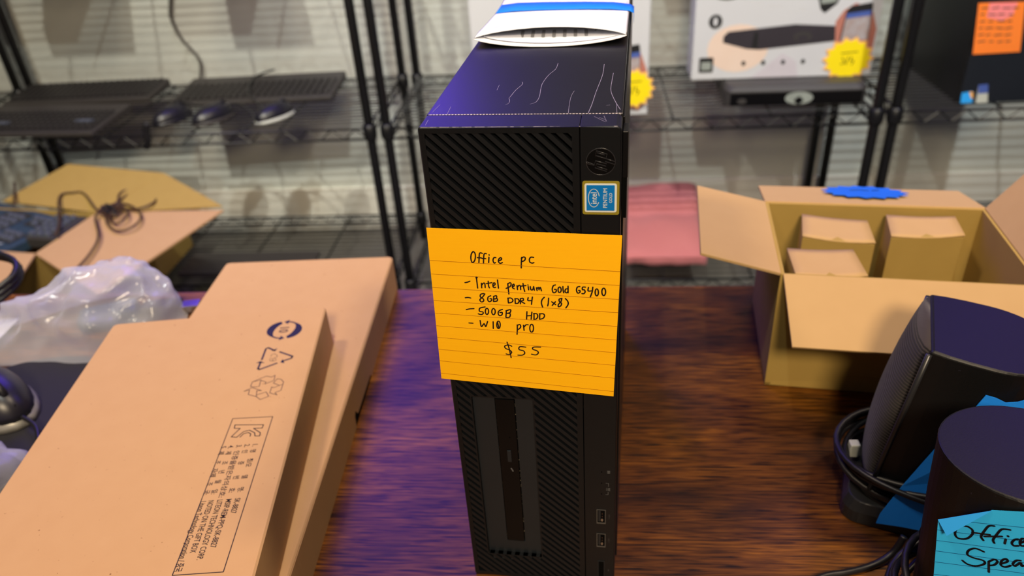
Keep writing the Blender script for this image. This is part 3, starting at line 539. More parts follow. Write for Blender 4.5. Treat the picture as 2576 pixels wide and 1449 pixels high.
# logo
disc = [(0.0381+0.0067*math.cos(2*PI*k/40), 0.3046+0.0066*math.sin(2*PI*k/40)) for k in range(40)]
ld = B().prism(uv(disc, -0.0002), (0, 0.0003, 0)).build('logo_disc', 'pc_gloss', pc)
b = B()
for st in S('LOGO'): b.tube([(p[0], -0.0002, p[1]) for p in st], 0.00022, 6)
b.build('logo_letters', 'pc_ridge', ld, smooth=True)
b = B(); b.tube([(0.0381+0.0067*math.cos(2*PI*k/40), -0.00015, 0.3046+0.0066*math.sin(2*PI*k/40)) for k in range(40)], 0.0002, 6, True); b.build('logo_ring', 'pc_ridge', ld, smooth=True)
# processor badge
bp = B().prism(uv(rrect(0.0295, 0.0469, 0.2775, 0.2949, 0.0010), -0.0004), (0, 0.0005, 0)).build('badge', 'badge_gold', pc)
B().prism(uv(rrect(0.0305, 0.0457, 0.2788, 0.2938, 0.0011), -0.0006), (0, 0.0003, 0)).build('badge_border', 'badge_white', bp)
B().prism(uv(rrect(0.0314, 0.0447, 0.2798, 0.2930, 0.0003), -0.0008), (0, 0.0003, 0)).build('badge_field', 'badge_blue', bp)
def vtext(nm, body, size, u, v, m, par, sx=1.0, y=-0.0009):
    return text(nm, body, size, m, par, frame((u, y, v), (0,0,1), (-1,0,0)), 'CENTER', sx=sx)
vtext('badge_word', 'intel', 0.0042, 0.0363, 0.2864, 'badge_white', bp, 0.86)
vtext('badge_word', 'PENTIUM', 0.0028, 0.0412, 0.2864, 'badge_white', bp, 0.9)
vtext('badge_word', 'GOLD', 0.0020, 0.0435, 0.2865, 'badge_white', bp, 0.95)
b = B()
sw = [(0.0349+0.0026*math.cos(t), 0.2864+0.0047*math.sin(t)) for t in [0.25+k*(2*PI-0.75)/24 for k in range(25)]]
b.ribbon([(p[0], -0.0009, p[1]) for p in sw], 0.00032, (0,-1,0), 6); b.build('badge_swoosh', 'badge_white', bp, normals=False)
# ports and lights
for v0, v1 in ((0.0602, 0.0728), (0.0381, 0.0508)):
    pt = B().box(0.0360, 0.0417, -0.0002, 0.0001, v0, v1).build('usb_port', 'void', pc)
    b = B()
    for (a0, a1, c0, c1) in ((0.0360, 0.0365, v0, v1), (0.0412, 0.0417, v0, v1), (0.0365, 0.0412, v0, v0+0.0009), (0.0365, 0.0412, v1-0.0004, v1)):
        b.box(a0, a1, -0.0005, -0.0001, c0, c1)
    b.build('port_rim', 'panel_grey', pt)
    B().box(0.0371, 0.0385, -0.0004, -0.0001, v0+0.002, v1-0.001).build('port_tongue', 'pc_panel', pt)
    B().prism(uv([(0.0394+0.0007*math.cos(2*PI*k/12), v0+0.0035+0.0013*math.sin(2*PI*k/12)) for k in range(12)], -0.0006), (0,0.0004,0)).build('port_contact', 'steel', pt)
    for q in (0.006, 0.0085): B().box(0.0393, 0.0398, -0.0005, -0.0001, v0+q, v0+q+0.0008).build('port_pin', 'cable_brown', pt)
    b = B(); vm = (v0+v1)/2
    b.ribbon([(0.0438, -0.0001, vm-0.002), (0.0438, -0.0001, vm+0.0025)], 0.0003, (0,-1,0)); b.ribbon([(0.0432, -0.0001, vm+0.001), (0.0438, -0.0001, vm), (0.0444, -0.0001, vm+0.0008)], 0.0003, (0,-1,0))
    b.build('port_icon', 'pc_ridge', pc, normals=False)
sl = B().box(0.0370, 0.0409, -0.0002, 0.0001, 0.0075, 0.0240).build('card_slot', 'void', pc)
b = B()
for (a0, a1, c0, c1) in ((0.0368, 0.0372, 0.0075, 0.0242), (0.0407, 0.0411, 0.0075, 0.0242), (0.0372, 0.0407, 0.0238, 0.0242)): b.box(a0, a1, -0.0004, -0.0001, c0, c1)
b.build('slot_rim', 'pc_panel', sl)
b = B(); b.ribbon([(0.0437, -0.0001, 0.0145), (0.0437, -0.0001, 0.0160)], 0.0008, (0,-1,0)); b.build('slot_icon', 'pc_ridge', pc, normals=False)
for v in (0.1050, 0.0956, 0.0863):
    b = B(); b.ribbon([(0.0390, -0.00012, v), (0.0390, -0.00012, v+0.0004)], 0.0007, (0,-1,0)); b.build('status_light', 'void', pc, normals=False)
b = B()
for k in range(3): b.ribbon([(0.0425, -0.00012, 0.1045+k*0.0009), (0.0439, -0.00012, 0.1045+k*0.0009)], 0.0005, (0,-1,0))
b.build('disk_icon', 'icon_grey', pc, normals=False)
b = B()
b.ribbon([(0.0415, -0.00012, 0.0960), (0.0432, -0.00012, 0.0960), (0.0432, -0.00012, 0.0932)], 0.00022, (0,-1,0))
b.ribbon([(0.0415, -0.00012, 0.0862), (0.0430, -0.00012, 0.0862), (0.0430, -0.00012, 0.0885)], 0.00022, (0,-1,0))
for dv in (0.0898, 0.0908, 0.0918): b.ribbon([(0.0432, -0.00012, dv), (0.0440, -0.00012, dv)], 0.00055, (0,-1,0)); b.ribbon([(0.0420, -0.00012, dv), (0.0425, -0.00012, dv)], 0.0004, (0,-1,0))
b.build('network_icon', 'icon_grey', pc, normals=False)

# ------------------------------------------------------------------ orange note
def pcw(u, y, v):
    c, s = math.cos(YAW), math.sin(YAW)
    return Vector((c*u - s*y, s*u + c*y, v))
nt_ = thing('sticky_note', 'orange lined sticky note with handwritten computer specs and price, on the computer front', 'note', pcw(0, -0.0012, 0.218), YAW)
NC = [Vector(tuple(v*1e-4 for v in p)) for p in ST['NC']]
b = B(); N = 14
grid = []
for j in range(N+1):
    for i in range(N+1):
        a, c = i/N, j/N
        p = NC[0]*(1-a)*(1-c) + NC[1]*a*(1-c) + NC[2]*a*c + NC[3]*(1-a)*c
        grid.append((p.x, p.y, p.z))
fl = [(j*(N+1)+i, j*(N+1)+i+1, (j+1)*(N+1)+i+1, (j+1)*(N+1)+i) for j in range(N) for i in range(N)]
b.poly(grid, fl)
o = b.build('paper', 'note_orange', nt_)
md = o.modifiers.new('thick', 'SOLIDIFY'); md.thickness = 0.00025; md.offset = 0
for l in S('RULE'):
    b = B(); b.ribbon([(Vector(l[0])*(1-k/8) + Vector(l[1])*(k/8)) + Vector((0, -0.00022, 0)) for k in range(9)], 0.00026, (0,-1,0), 5)
    b.build('ruled_line', 'rule_brown', nt_, normals=False)
b = B()
for st in S('NOTE'):
    pts = [(p[0], p[1]-0.00030, p[2]) for p in st]
    b.ribbon(cr(pts, 4) if len(pts) > 2 else pts, 0.00072, (0,-1,0), 8)
b.build('handwriting', 'pen', nt_, normals=False)

# ------------------------------------------------------------------ folded paper taped on the computer top
fp = thing('folded_paper', 'folded white printout lying on top of the computer under blue tape', 'paper', pcw(0, 0, H), YAW)
def sheet(ys, hb, ht, half, inset):
    b = B(); rings = []; n = 28
    for y, lo, mid, hi in ys:
        ring = []
        for k in range(n):
            t = 2*PI*k/n
            c = math.cos(t); s_ = math.sin(t)
            u = half*c
            prof = (1-c*c) ** 0.75
            z = mid + (hi-mid)*prof if s_ >= 0 else mid - (mid-lo)*prof
            ring.append((u+inset, y - (0.0075*prof if s_ < 0 else -0.012*prof)*(1 if y < 0.16 else 0), z))
        rings.append(ring)
    b.loft(rings, cap=False)
    return b
o = sheet([(0.1440, 0.0007, 0.0045, 0.0075), (0.160, 0.0007, 0.0042, 0.0074), (0.19, 0.0007, 0.0026, 0.0052), (0.222, 0.0007, 0.0013, 0.0030), (0.250, 0.0007, 0.0013, 0.0030), (0.30, 0.0007, 0.0040, 0.0080)], 0, 0, 0.0472, -0.0006).build('outer_sheet', 'white_paper', fp, smooth=True)
md = o.modifiers.new('thick', 'SOLIDIFY'); md.thickness = 0.0003; md.offset = 1
o = sheet([(0.1500, 0.0013, 0.0045, 0.0066), (0.19, 0.0012, 0.0026, 0.0046), (0.222, 0.0010, 0.0013, 0.0024), (0.29, 0.0010, 0.0026, 0.0050)], 0, 0, 0.0440, 0.0012).build('inner_sheet', 'white_paper', fp, smooth=True)
b = B()
for k in range(9):
    a = -0.026 + k*0.0068
    b.ribbon([(a, 0.156, 0.00175), (a-0.0012, 0.172, 0.00185)], 0.0022, (0,0,1), 6)
b.ribbon([(0.032, 0.154, 0.0019), (0.032, 0.170, 0.0020)], 0.0004, (0,0,1))
b.build('inside_print', 'grey_print', fp, normals=False)
b = B()
def on(u, y): return (u, y, 0.0033 + (0.0052 if y < 0.17 else 0.0052*max(0, (0.222-y)/0.052))*max(0, 1-(u/0.047)**2)**0.75)
for u, y in ((-0.037, 0.166), (-0.021, 0.174), (-0.006, 0.178), (0.0, 0.181)):
    b.ribbon([on(u-0.003, y), on(u, y+0.0018), on(u+0.0028, y+0.0004)], 0.0004, (0,0,1))
b.build('pencil_marks', 'grey_print', fp, normals=False)
tp = thing('masking_tape', 'bright blue tape strip across the folded paper on the computer', 'tape', pcw(0, 0.233, H), YAW)
rings = []
prof = [(-0.0485, 0.0002), (-0.0470, 0.0020), (-0.035, 0.0034), (-0.015, 0.0038), (0.015, 0.0038), (0.035, 0.0034), (0.0470, 0.0020), (0.0500, 0.0004), (0.0500, -0.006)]
b = B(); ng = []
for u, z in prof:
    tt = (u+0.0475)/0.097
    ng.append([(u, -0.0095 - 0.007*tt*0.5, z), (u, 0.0180 - 0.0098*tt, z)])
v = [p for r in ng for p in r]
b.poly(v, [(2*i, 2*i+1, 2*i+3, 2*i+2) for i in range(len(ng)-1)])
o = b.build('strip', 'tape_bright', tp, smooth=True)
md = o.modifiers.new('thick', 'SOLIDIFY'); md.thickness = 0.0002; md.offset = 1

# ------------------------------------------------------------------ the two flat keyboard cartons
def flat_box(name, label, loc, yaw, wd, ln, ht, m='kraft'):
    t = thing(name, label, 'box', loc, yaw, 'flat kraft boxes')
    r = 0.004
    prof = rrect(-wd, 0, -ln, 0, r)
    rings = [[(x*1, y*1, z) for x, y in prof] for z in (0.0006, ht-0.0012)]
    ins = 0.0012
    pr2 = [(x + (ins if x < -wd/2 else -ins), y + (ins if y < -ln/2 else -ins)) for x, y in prof]
    rings.append([(x, y, ht) for x, y in pr2])
    B().loft(rings).build('carton_body', m, t)
    return t
th2 = math.atan2(0.0172, 0.3836)
b2 = flat_box('keyboard_box', 'flat kraft box lying underneath, its right side showing two notches', (-0.1790, 0.3815, 0.0), th2, 0.187, 0.50, 0.039)
# notched lower wall on its right side
pf = [(-0.50, 0.0), (-0.332, 0.0), (-0.330, 0.012), (-0.326, 0.014), (-0.254, 0.0115), (-0.2535, 0.0075), (-0.228, 0.009), (-0.222, 0.016), (-0.216, 0.010), (-0.166, 0.0105), (-0.163, 0.0062), (-0.158, 0.0), (-0.004, 0.0), (-0.004, 0.0370), (-0.50, 0.0370)]
pf = [(-0.50, 0.0), (-0.300, 0.0), (-0.2315, 0.0), (-0.2300, 0.0105), (-0.2255, 0.0135), (-0.2200, 0.0060), (-0.1640, 0.0040), (-0.1600, 0.0), (-0.004, 0.0), (-0.004, 0.0372), (-0.50, 0.0372)]
B().prism([(0.0001, y, z) for y, z in pf], (0.0004, 0, 0)).build('side_wall', 'kraft', b2)
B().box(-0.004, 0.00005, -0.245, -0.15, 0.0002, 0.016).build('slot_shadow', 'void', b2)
th1 = math.radians(7.68)
b1 = flat_box('keyboard_box', 'flat kraft box lying on top, printed with recycling marks and a framed text block', (-0.2011, 0.2232, 0.0392), th1, 0.190, 0.47, 0.0388)
ZT = 0.0388 + 0.00008
def flat(p): return (p[0], p[1], ZT)
b = B()
for st in S('SYM2'): b.ribbon([flat(p) for p in st], 0.0016, (0,0,1))
for st in S('HEADS'): b.poly([flat(p) for p in st], [(0,1,2)])
b.build('recycling_mark', 'ink_blue', b1, normals=False)
b = B()
for st in S('SYM2I'): b.ribbon([flat(p) for p in st], 0.00045, (0,0,1))
b.build('recycling_letters', 'ink_grey', b1, normals=False)
b = B()
for st in S('SYM3'): b.ribbon([flat(p) for p in st], 0.0006, (0,0,1))
b.build('recycling_outline', 'ink_grey', b1, normals=False)
b = B(); RC = Vector((-0.0313, -0.0327))
for a0, a1 in ((-70, 82), (110, 262)):
    n = 22; pin = []; pout = []
    for k in range(n+1):
        t = k/n; a = math.radians(a0+(a1-a0)*t); ww = 0.0008 + 0.0027*math.sin(PI*min(1, t*1.15+0.12))
        pin.append((RC.x+(0.0120-ww)*math.cos(a), RC.y+(0.0122-ww)*math.sin(a), ZT)); pout.append((RC.x+(0.0120+ww)*math.cos(a), RC.y+(0.0122+ww)*math.sin(a), ZT))
    b.poly(pin+pout, [(i, i+1, n+2+i, n+1+i) for i in range(n)])
    a = math.radians(a1); er = Vector((math.cos(a), math.sin(a))); et = Vector((-er.y, er.x)); c = RC + er*0.0121
    tri = [c + er*0.0032, c - er*0.0032, c + et*0.0042]
    b.poly([(p.x, p.y, ZT) for p in tri], [(0,1,2)])
b.build('circle_mark', 'ink_blue', b1, normals=False)
text('circle_number', '10', 0.0110, 'ink_grey', b1, frame((RC.x-0.0042, RC.y+0.0058, ZT), (0,-1,0), (1,0,0)), sx=0.9, bold=0.00025)
b = B()
for st in S('FRAME'): b.ribbon([flat(p) for p in st], 0.0006, (0,0,1))
b.build('text_frame', 'ink', b1, normals=False)
b = B()
for st in S('KC'): b.ribbon([flat(p) for p in st], 0.0007, (0,0,1))
b.build('certification_mark', 'ink', b1, normals=False)
LINES = [(-0.0262, '1.', ['명', '칭/모', '델', '명:'], [0.1795, 0.1885, 0.2040, 0.2150], 'SK-8827', 0.2373),
         (-0.0319, '2.', ['인', '증', '번', '호:'], [0.1795, 0.1905, 0.2040, 0.2150], 'MSIP-REM-PPQ-SK-8827', 0.2633),
         (-0.0376, '3.', ['인증을받은자의상호:'], [0.1795], 'LITEON TECHNOLOGY CORP.', 0.2716),
         (-0.0433, '4.', ['제', '조', '년', '월', '일:'], [0.1795, 0.1890, 0.1975, 0.2065, 0.2150], 'NOTED ON THE GIFT BOX', 0.2659),
         (-0.0484, '5.', ['제', '조', '자/제', '조', '국:'], [0.1790, 0.1880, 0.1955, 0.2080, 0.2150], 'Liteon Technology Corporation / 중국', 0.2790)]
def btext(nm, body, tx, s0, size, s1=None):
    mt = frame((tx, -s0, ZT), (0,-1,0), (1,0,0))
    o = text(nm, body, size, 'ink', b1, Matrix.Identity(4), bold=0.00005)
    xs = [v.co.x for v in o.data.vertices]
    k = ((s1-s0)/(max(xs)-min(xs))) if (s1 and xs) else 0.85
    o.data.transform(mt @ Matrix.Diagonal((k, 1, 1, 1)))
for tx, num, parts, ss, latin, end in LINES:
    btext('print_number', num, tx, 0.1738, 0.0052)
    for pz, s0 in zip(parts, ss):
        btext('print_hangul', pz, tx, s0, 0.0046, (0.2225 if len(pz) > 6 else None))
    btext('print_latin', latin, tx, 0.2246, 0.0052, end)

# ------------------------------------------------------------------ open carton on the right of the desk
ct = thing('open_carton', 'open kraft carton with spread flaps holding three small boxes, right side of desk', 'box')
HC = 0.1145
FL = Vector((0.1885, 0.2078, 0)); BL = Vector((0.2030, 0.3410, 0)); BR = Vector((0.3930, 0.3170, 0)); FR = Vector((0.3785, 0.1838, 0))
T = 0.0028
def up(p, z): return Vector((p.x, p.y, z))
cc = (FL+BL+BR+FR)/4
def inn(p, d=T):
    return p + (cc-p).normalized()*d*1.4
for nm, a, c, m in (('front_wall', FL, FR, 'kraft_olive'), ('back_wall', BL, BR, 'kraft_olive'), ('left_wall', FL, BL, 'kraft_olive'), ('right_wall', FR, BR, 'kraft_olive')):
    a2, c2 = inn(a), inn(c)
    b = B(); b.loft([[up(a,0.0005), up(c,0.0005), up(c2,0.0005), up(a2,0.0005)], [up(a,HC), up(c,HC), up(c2,HC), up(a2,HC)]]); b.build(nm, m, ct)
b = B(); b.loft([[up(p,0.0004) for p in (FL,FR,BR,BL)], [up(p,0.0030) for p in (FL,FR,BR,BL)]]); b.build('bottom', 'kraft_olive', ct)
def flapq(nm, h0, h1, out, dz, ln, m='kraft_light', taper=0.004, sag=0.0):
    d = (h1-h0).normalized(); o_ = Vector(out).normalized()
    off = o_*math.sqrt(max(0, ln*ln-dz*dz)) + Vector((0,0,dz))
    p = [up(h0, HC), up(h1, HC), up(h1, HC)+off-d*taper, up(h0, HC)+off+d*taper]
    return panel(p, 0.0026).build(nm, m, ct, bevel=0.0004)
ex = (FR-FL).normalized(); ey = (BL-FL).normalized()
flapq('front_flap', FL+ex*0.002, FR, -ey, -0.0315, 0.0645)
flapq('back_flap', BL, BR, ey, -0.0140, 0.068, taper=0.001)
flapq('left_flap', FL, BL, -ex, 0.0150, 0.066, taper=0.001)
flapq('right_flap', FR, BR, ex, 0.0560, 0.067, taper=0.001)
# crease on the front foot
B().prism([FL+Vector((0.004,-0.0008,0.001)), FR+Vector((-0.004,-0.0008,0.001)), FR+Vector((-0.010,-0.0008,0.016)), FL+Vector((0.012,-0.0008,0.016))], (0,0.0008,0)).build('foot_crease', 'kraft_olive', ct)
def small_box(label, pts, z1, z0=0.0032):
    t = thing('small_box', label, 'box', (0,0,0), 0, 'small kraft boxes in the carton')
    p = [Vector(q) for q in pts]
    b = B(); b.loft([[up(q,z0) for q in p], [up(q,z1-0.002) for q in p]]); b.build('carton_body', 'kraft_olive', t, bevel=0.0008)
    c = sum(p, Vector((0,0)).to_3d())/4
    n = 6; top = []
    lid = B(); g = []
    for j in range(n+1):
        for i in range(n+1):
            a, d = i/n, j/n
            q = p[0]*(1-a)*(1-d)+p[1]*a*(1-d)+p[2]*a*d+p[3]*(1-a)*d
            g.append((q.x, q.y, z1 - 0.0022*math.sin(PI*a)*(1-0.5*d)))
    lid.poly(g, [(j*(n+1)+i, j*(n+1)+i+1, (j+1)*(n+1)+i+1, (j+1)*(n+1)+i) for j in range(n) for i in range(n)])
    o = lid.build('lid', 'kraft_light', t, smooth=True)
    md = o.modifiers.new('thick', 'SOLIDIFY'); md.thickness = 0.0012; md.offset = -1
    return t
def V2(*q): return [Vector((a, c, 0)) for a, c in q]
small_box('small kraft box in the carton, at the back left by the carton wall', V2((0.2250,0.2840),(0.2830,0.2690),(0.2890,0.3110),(0.2350,0.3270)), 0.1085)
small_box('small kraft box in the carton, the right hand one near the folded flap', V2((0.2990,0.2780),(0.3600,0.2770),(0.3660,0.3130),(0.3080,0.3190)), 0.1100)
small_box('small kraft box in the carton, the front left one nearest the camera', V2((0.2030,0.2145),(0.2590,0.2125),(0.2600,0.2560),(0.2060,0.2600)), 0.1095)
def starburst(name, label, origin, ex, ey, n, r0, r1, m, rim=None, sc=(1,1), lines=None, group=None):
    t = thing(name, label, 'price tag', origin, 0, group)
    ex = Vector(ex).normalized(); ey = Vector(ey).normalized(); ez = ex.cross(ey)
    def pt(a, c, h): return ex*a*sc[0] + ey*c*sc[1] + ez*h
    if rim:
        B().prism([pt(a, c, 0.0) for a, c in star(n, r0*1.08, r1*1.14)], ez*0.0006).build('border', rim, t)
    B().prism([pt(a, c, 0.0006) for a, c in star(n, r0, r1)], ez*0.0006).build('face', m, t)
    if lines:
        b = B()
        for st in lines: b.ribbon([pt(a, c, 0.0014) for a, c in st], 0.0022, ez)
        b.build('handwriting', 'pen', t, normals=False)
    return t
sb = U(2178, 479, 'z', 0.112)
off = ey*0.0662 + Vector((0,0,-0.014)); offn = off.normalized()
mid = (BL+BR)/2
base = up(BL, HC) + ex*(sb-up(BL,HC)).dot(ex) + off*0.60
starburst('price_star', 'blue starburst price tag lying on the back flap of the open carton', base + Vector((0,0,0.0030)), ex, offn, 15, 0.0325, 0.0400, 'star_blue', None, (1.0, 0.66),
          [[(-0.012,0.006),(-0.004,0.010),(0.004,0.006)],[(0.008,0.007),(0.014,0.011)]])

# ------------------------------------------------------------------ desktop speakers
def speaker(label, loc, rz, tilt):
    t = thing('desktop_speaker', label, 'speaker', loc, rz, 'black desktop speakers')
    half = [(0.0, 0.0345), (0.006, 0.0365), (0.015, 0.0378), (0.028, 0.0382), (0.040, 0.0365), (0.052, 0.0315), (0.062, 0.0245), (0.070, 0.0165), (0.0765, 0.008)]
    half = [(0.0, 0.0350), (0.010, 0.0368), (0.022, 0.0378), (0.036, 0.0380)] + [(0.036+0.042*math.sin(PI/2*k/12), 0.038*math.cos(PI/2*k/12)) for k in range(1, 12)]
    plan = [(x, y) for x, y in half] + [(0.078, 0.0)] + [(x, -y) for x, y in half[::-1]]
    lean = math.tan(math.radians(6.0))
    rings = []
    for z, s, dx in ((0.018, 0.90, 0.004), (0.022, 0.95, 0.003), (0.034, 0.985, 0.001), (0.06, 1.0, 0), (0.11, 1.0, 0), (0.139, 0.985, 0.0004)):
        rings.append([((x-0.038)*s+0.038+dx + lean*(z-0.03), y*s, z + (0.0105 - tilt*x if z > 0.13 else 0)) for x, y in plan])
    top = [((x-0.038)*0.972+0.038 + lean*0.122, y*0.972, 0.1512 - tilt*x) for x, y in plan]
    rings.append(top)
    B().loft(rings).build('cabinet', 'speaker_black', t, bevel=0.0012)
    # curved cloth grille in front
    g = B(); rr = []; n = 16
    for z in [0.030 + k*(0.150-0.030)/20 for k in range(21)]:
        e = math.sin(PI*min(1, max(0.0, (z-0.026)/0.128)))**0.55
        hw = 0.0318
        ring = []
        for k in range(n+1):
            y = -hw + 2*hw*k/n
            bul = 0.0155*math.sqrt(max(0, 1-(y/hw)**2*0.93))*(0.45+0.55*e)
            ring.append((lean*(z-0.03) + 0.002 - bul, y, z))
        ring += [(lean*(z-0.03)+0.0045, hw, z), (lean*(z-0.03)+0.0045, -hw, z)]
        rr.append(ring)
    g.loft(rr)
    gr = g.build('grille', 'grille_cloth', t, smooth=True)
    for s in (-1, 1):
        b = B(); b.tube([(lean*(z-0.03)-0.0002, s*0.0345, z) for z in (0.026, 0.06, 0.10, 0.1485)], 0.0019, 8); b.build('trim_strip', 'speaker_trim', t, smooth=True)
    b = B(); pl = rrect(-0.016, 0.066, -0.043, 0.043, 0.012)
    pl2 = rrect(-0.013, 0.063, -0.040, 0.040, 0.012)
    b.loft([[(x,y,0.0004) for x,y in pl],[(x,y,0.011) for x,y in pl],[(x,y,0.0185) for x,y in pl2]]); b.build('foot', 'speaker_trim', t, bevel=0.0008)
    return t
# knitted cloth: fine ribs from a wave texture used as relief
m = mat('grille_cloth', (34, 31, 31), 0.85, spec=0.15, sheen=0.15)
nt2 = m.node_tree; wv = nt2.nodes.new('ShaderNodeTexWave'); wv.bands_direction = 'Z'; wv.inputs['Scale'].default_value = 135; wv.inputs['Distortion'].default_value = 1.2; wv.inputs['Detail'].default_value = 1
tcx = nt2.nodes.new('ShaderNodeTexCoord'); nt2.links.new(tcx.outputs['Object'], wv.inputs['Vector'])
bpn = nt2.nodes.new('ShaderNodeBump'); bpn.inputs['Strength'].default_value = 0.55; bpn.inputs['Distance'].default_value = 0.0008
nt2.links.new(wv.outputs['Fac'], bpn.inputs['Height'])
mxg = nt2.nodes.new('ShaderNodeMix'); mxg.data_type = 'RGBA'; mxg.inputs['A'].default_value = lin((20,18,18))+(1,); mxg.inputs['B'].default_value = lin((58,52,50))+(1,)
nt2.links.new(wv.outputs['Fac'], mxg.inputs['Factor']); nt2.links.new(mxg.outputs['Result'], nt2.nodes['Principled BSDF'].inputs['Base Color']); nt2.links.new(bpn.outputs['Normal'], nt2.nodes['Principled BSDF'].inputs['Normal'])
R1 = -math.radians(20); R2 = math.radians(165.5)
s1 = speaker('black desktop speaker with cloth grille facing left, in front of the open carton', (0.2394, 0.0918, 0.0), R1, 0.10)
s2 = speaker('black desktop speaker at the right edge with the blue handwritten note on it', (0.3018, -0.0427, 0.0), R2, 0.02)
# small round screw cap on the second speaker
sc = B().lathe([(0.0042,0),(0.0042,0.0008),(0.003,0.0012),(0.0028,0.0006),(0.0005,0.0006)], 20).build('screw_cap', 'speaker_black', s2, smooth=True)
sc.location = (0.0805, -0.006, 0.072); sc.rotation_euler = (0, math.radians(90), 0)
def cable_loops(name, label, base, rz, n, seed, rx, ry, z0, z1, cx=0.034, r=0.0022):
    rnd = random.Random(seed)
    t = thing(name, label, 'cable', base, rz)
    for k in range(n):
        a = rnd.uniform(-0.006, 0.006); c = rnd.uniform(-0.004, 0.004); z = z0 + (z1-z0)*k/max(1, n-1)
        ph = rnd.uniform(0, 6); tl = rnd.uniform(-0.009, 0.009)
        pts = []
        for q in range(36):
            t_ = 2*PI*q/36
            pts.append((cx + (rx+a)*math.cos(t_), (ry+c)*math.sin(t_), max(0.0035, z + 0.004*math.sin(2*t_+ph) + tl*math.cos(t_))))
        b = B(); b.tube(pts, r, 8, True); b.build('loop', 'cable_black', t, smooth=True)
    return t
cable_loops('speaker_cable', 'black cable wound around the foot of the speaker beside the carton', (0.2394, 0.0918, 0), R1, 7, 4, 0.056, 0.0445, 0.020, 0.044)
lo = cable_loops('speaker_cable', 'black cable coil lying by the foot of the speaker with the blue note', (0.3018, -0.0427, 0), R2, 5, 9, 0.055, 0.047, 0.024, 0.040, cx=0.034)
b = B(); b.tube(cr([U(2275, 1350, 'z', 0.02), U(2245, 1392, 'z', 0.008), U(2195, 1422, 'z', 0.0026), U(2130, 1440, 'z', 0.0026), U(2075, 1449, 'z', 0.0026), U(2010, 1475, 'z', 0.0026)], 8), 0.0024, 8)
o = b.build('loose_cable', 'cable_black', smooth=True); tag(o, 'black cable end running over the desk toward the lower edge', 'cable')
o = B().box(-0.0035, 0.0035, -0.0035, 0.0035, -0.006, 0.006).build('cable_tag', 'mouse_white', bevel=0.001, loc=U(2147, 1128, 'y', 0.098)); tag(o, 'tiny white plug sticking out of the cable coil by the speaker', 'plug')
# tape on the first speaker
tpz = [Vector(p) for p in ST['TAPE']]
nn = Vector((-0.342, -0.94, 0)); b = B(); k_ = len(tpz)
fr_ = [p + nn*(0.0006 + 0.011*max(0.0, 1-p.z/0.075)) for p in tpz]; bk_ = [p - nn*0.0004 for p in fr_]
b.poly(fr_ + bk_, [(0,1,2,13),(2,3,4,13),(4,5,12,13),(5,6,11,12),(6,7,10,11),(7,8,9,10)] + [(a+k_, c+k_, d+k_, e+k_) for a, c, d, e in [(13,2,1,0),(13,4,3,2),(13,12,5,4),(12,11,6,5),(11,10,7,6),(10,9,8,7)]] + [(i, (i+1) % k_, k_+(i+1) % k_, k_+i) for i in range(k_)])
o = b.build('painters_tape', 'tape_blue'); tag(o, 'torn blue painters tape on the side of the speaker beside the carton', 'tape')
# blue note on the second speaker
a_ = math.radians(-30); dv = Vector((math.cos(a_), math.sin(a_), 0)); nn = Vector((dv.y, -dv.x, 0)); OO = Vector((0.2105, -0.0494, 0.1215))
bn = thing('sticky_note', 'light blue lined sticky note with marker handwriting on the right hand speaker', 'note', OO)
def bp3(p, h=0.0): return dv*p[0] + Vector((0,0,p[1])) + nn*h
crn = [(0.0057,-0.0052), (0.0199,0.0181), (0.0321,0.0239), (0.082,0.0445), (0.100,-0.0060), (0.0215,-0.125), (0.0065,-0.0412), (0.0, -0.0003)]
crn = [(0.0, -0.0003), (0.0057,-0.0052), (0.0199,0.0181), (0.0321,0.0239), (0.060,0.0352), (0.0760,-0.010), (0.0600,-0.060), (0.0130,-0.082)]
B().prism([bp3(p) for p in crn[1:]+[(0.0001,-0.0006)]], nn*0.0003).build('paper', 'note_blue', bn)
B().prism([bp3(crn[0], 0.0002), bp3(crn[1], 0.0040), bp3(crn[2], 0.0004)], nn*0.0003).build('folded_corner', 'note_blue_back', bn)
for l in S('BR'):
    b = B(); b.ribbon([bp3(p, 0.0005) for p in l], 0.0003, nn, 5); b.build('ruled_line', 'rule_navy', bn, normals=False)
b = B()
for st in S('BN'):
    pts = [bp3(p, 0.0006) for p in st]
    b.ribbon(cr(pts, 4) if len(pts) > 2 else pts, 0.0011, nn, 8)
b.build('handwriting', 'marker', bn, normals=False)

# ------------------------------------------------------------------ clear bags, mouse and bits on the left of the desk
def bag(name, label, ctr, rx, ry, hz, seed, m, parts=None, rz=0.0, peak=None, n=44):
    b = B(); off = Vector((seed*3.1, seed*1.7, 0)); rings = []
    R = 18
    for i in range(R+1):
        f_ = i/R
        ring = []
        for k in range(n):
            a = 2*PI*k/n
            px, py = math.cos(a), math.sin(a)
            # dome that folds and creases
            rad = math.sin(f_*PI*0.5)
            x = rx*px*rad; y = ry*py*rad
            z = hz*(math.cos(f_*PI*0.5)**0.8)
            if peak:
                z *= 1.0
                x += peak[0]*(1-rad); y += peak[1]*(1-rad)
            q = Vector((x*16, y*16, z*16))+off
            cre = noise.noise(q)*0.012 + abs(noise.noise(q*2.3))*0.010 - 0.004 + noise.noise(q*5.0)*0.003
            d = Vector((x, y, z*0.8+0.01)).normalized()
            p = Vector((x, y, z)) + d*cre*(1.0 if f_ < 0.97 else 0.5)
            ring.append((p.x, p.y, max(0.001, p.z)))
        rings.append(ring)
    b.loft(rings, cap=False)
    o = b.build(name, m, None, smooth=True, loc=ctr, rz=rz)
    return tag(o, label, 'bag')
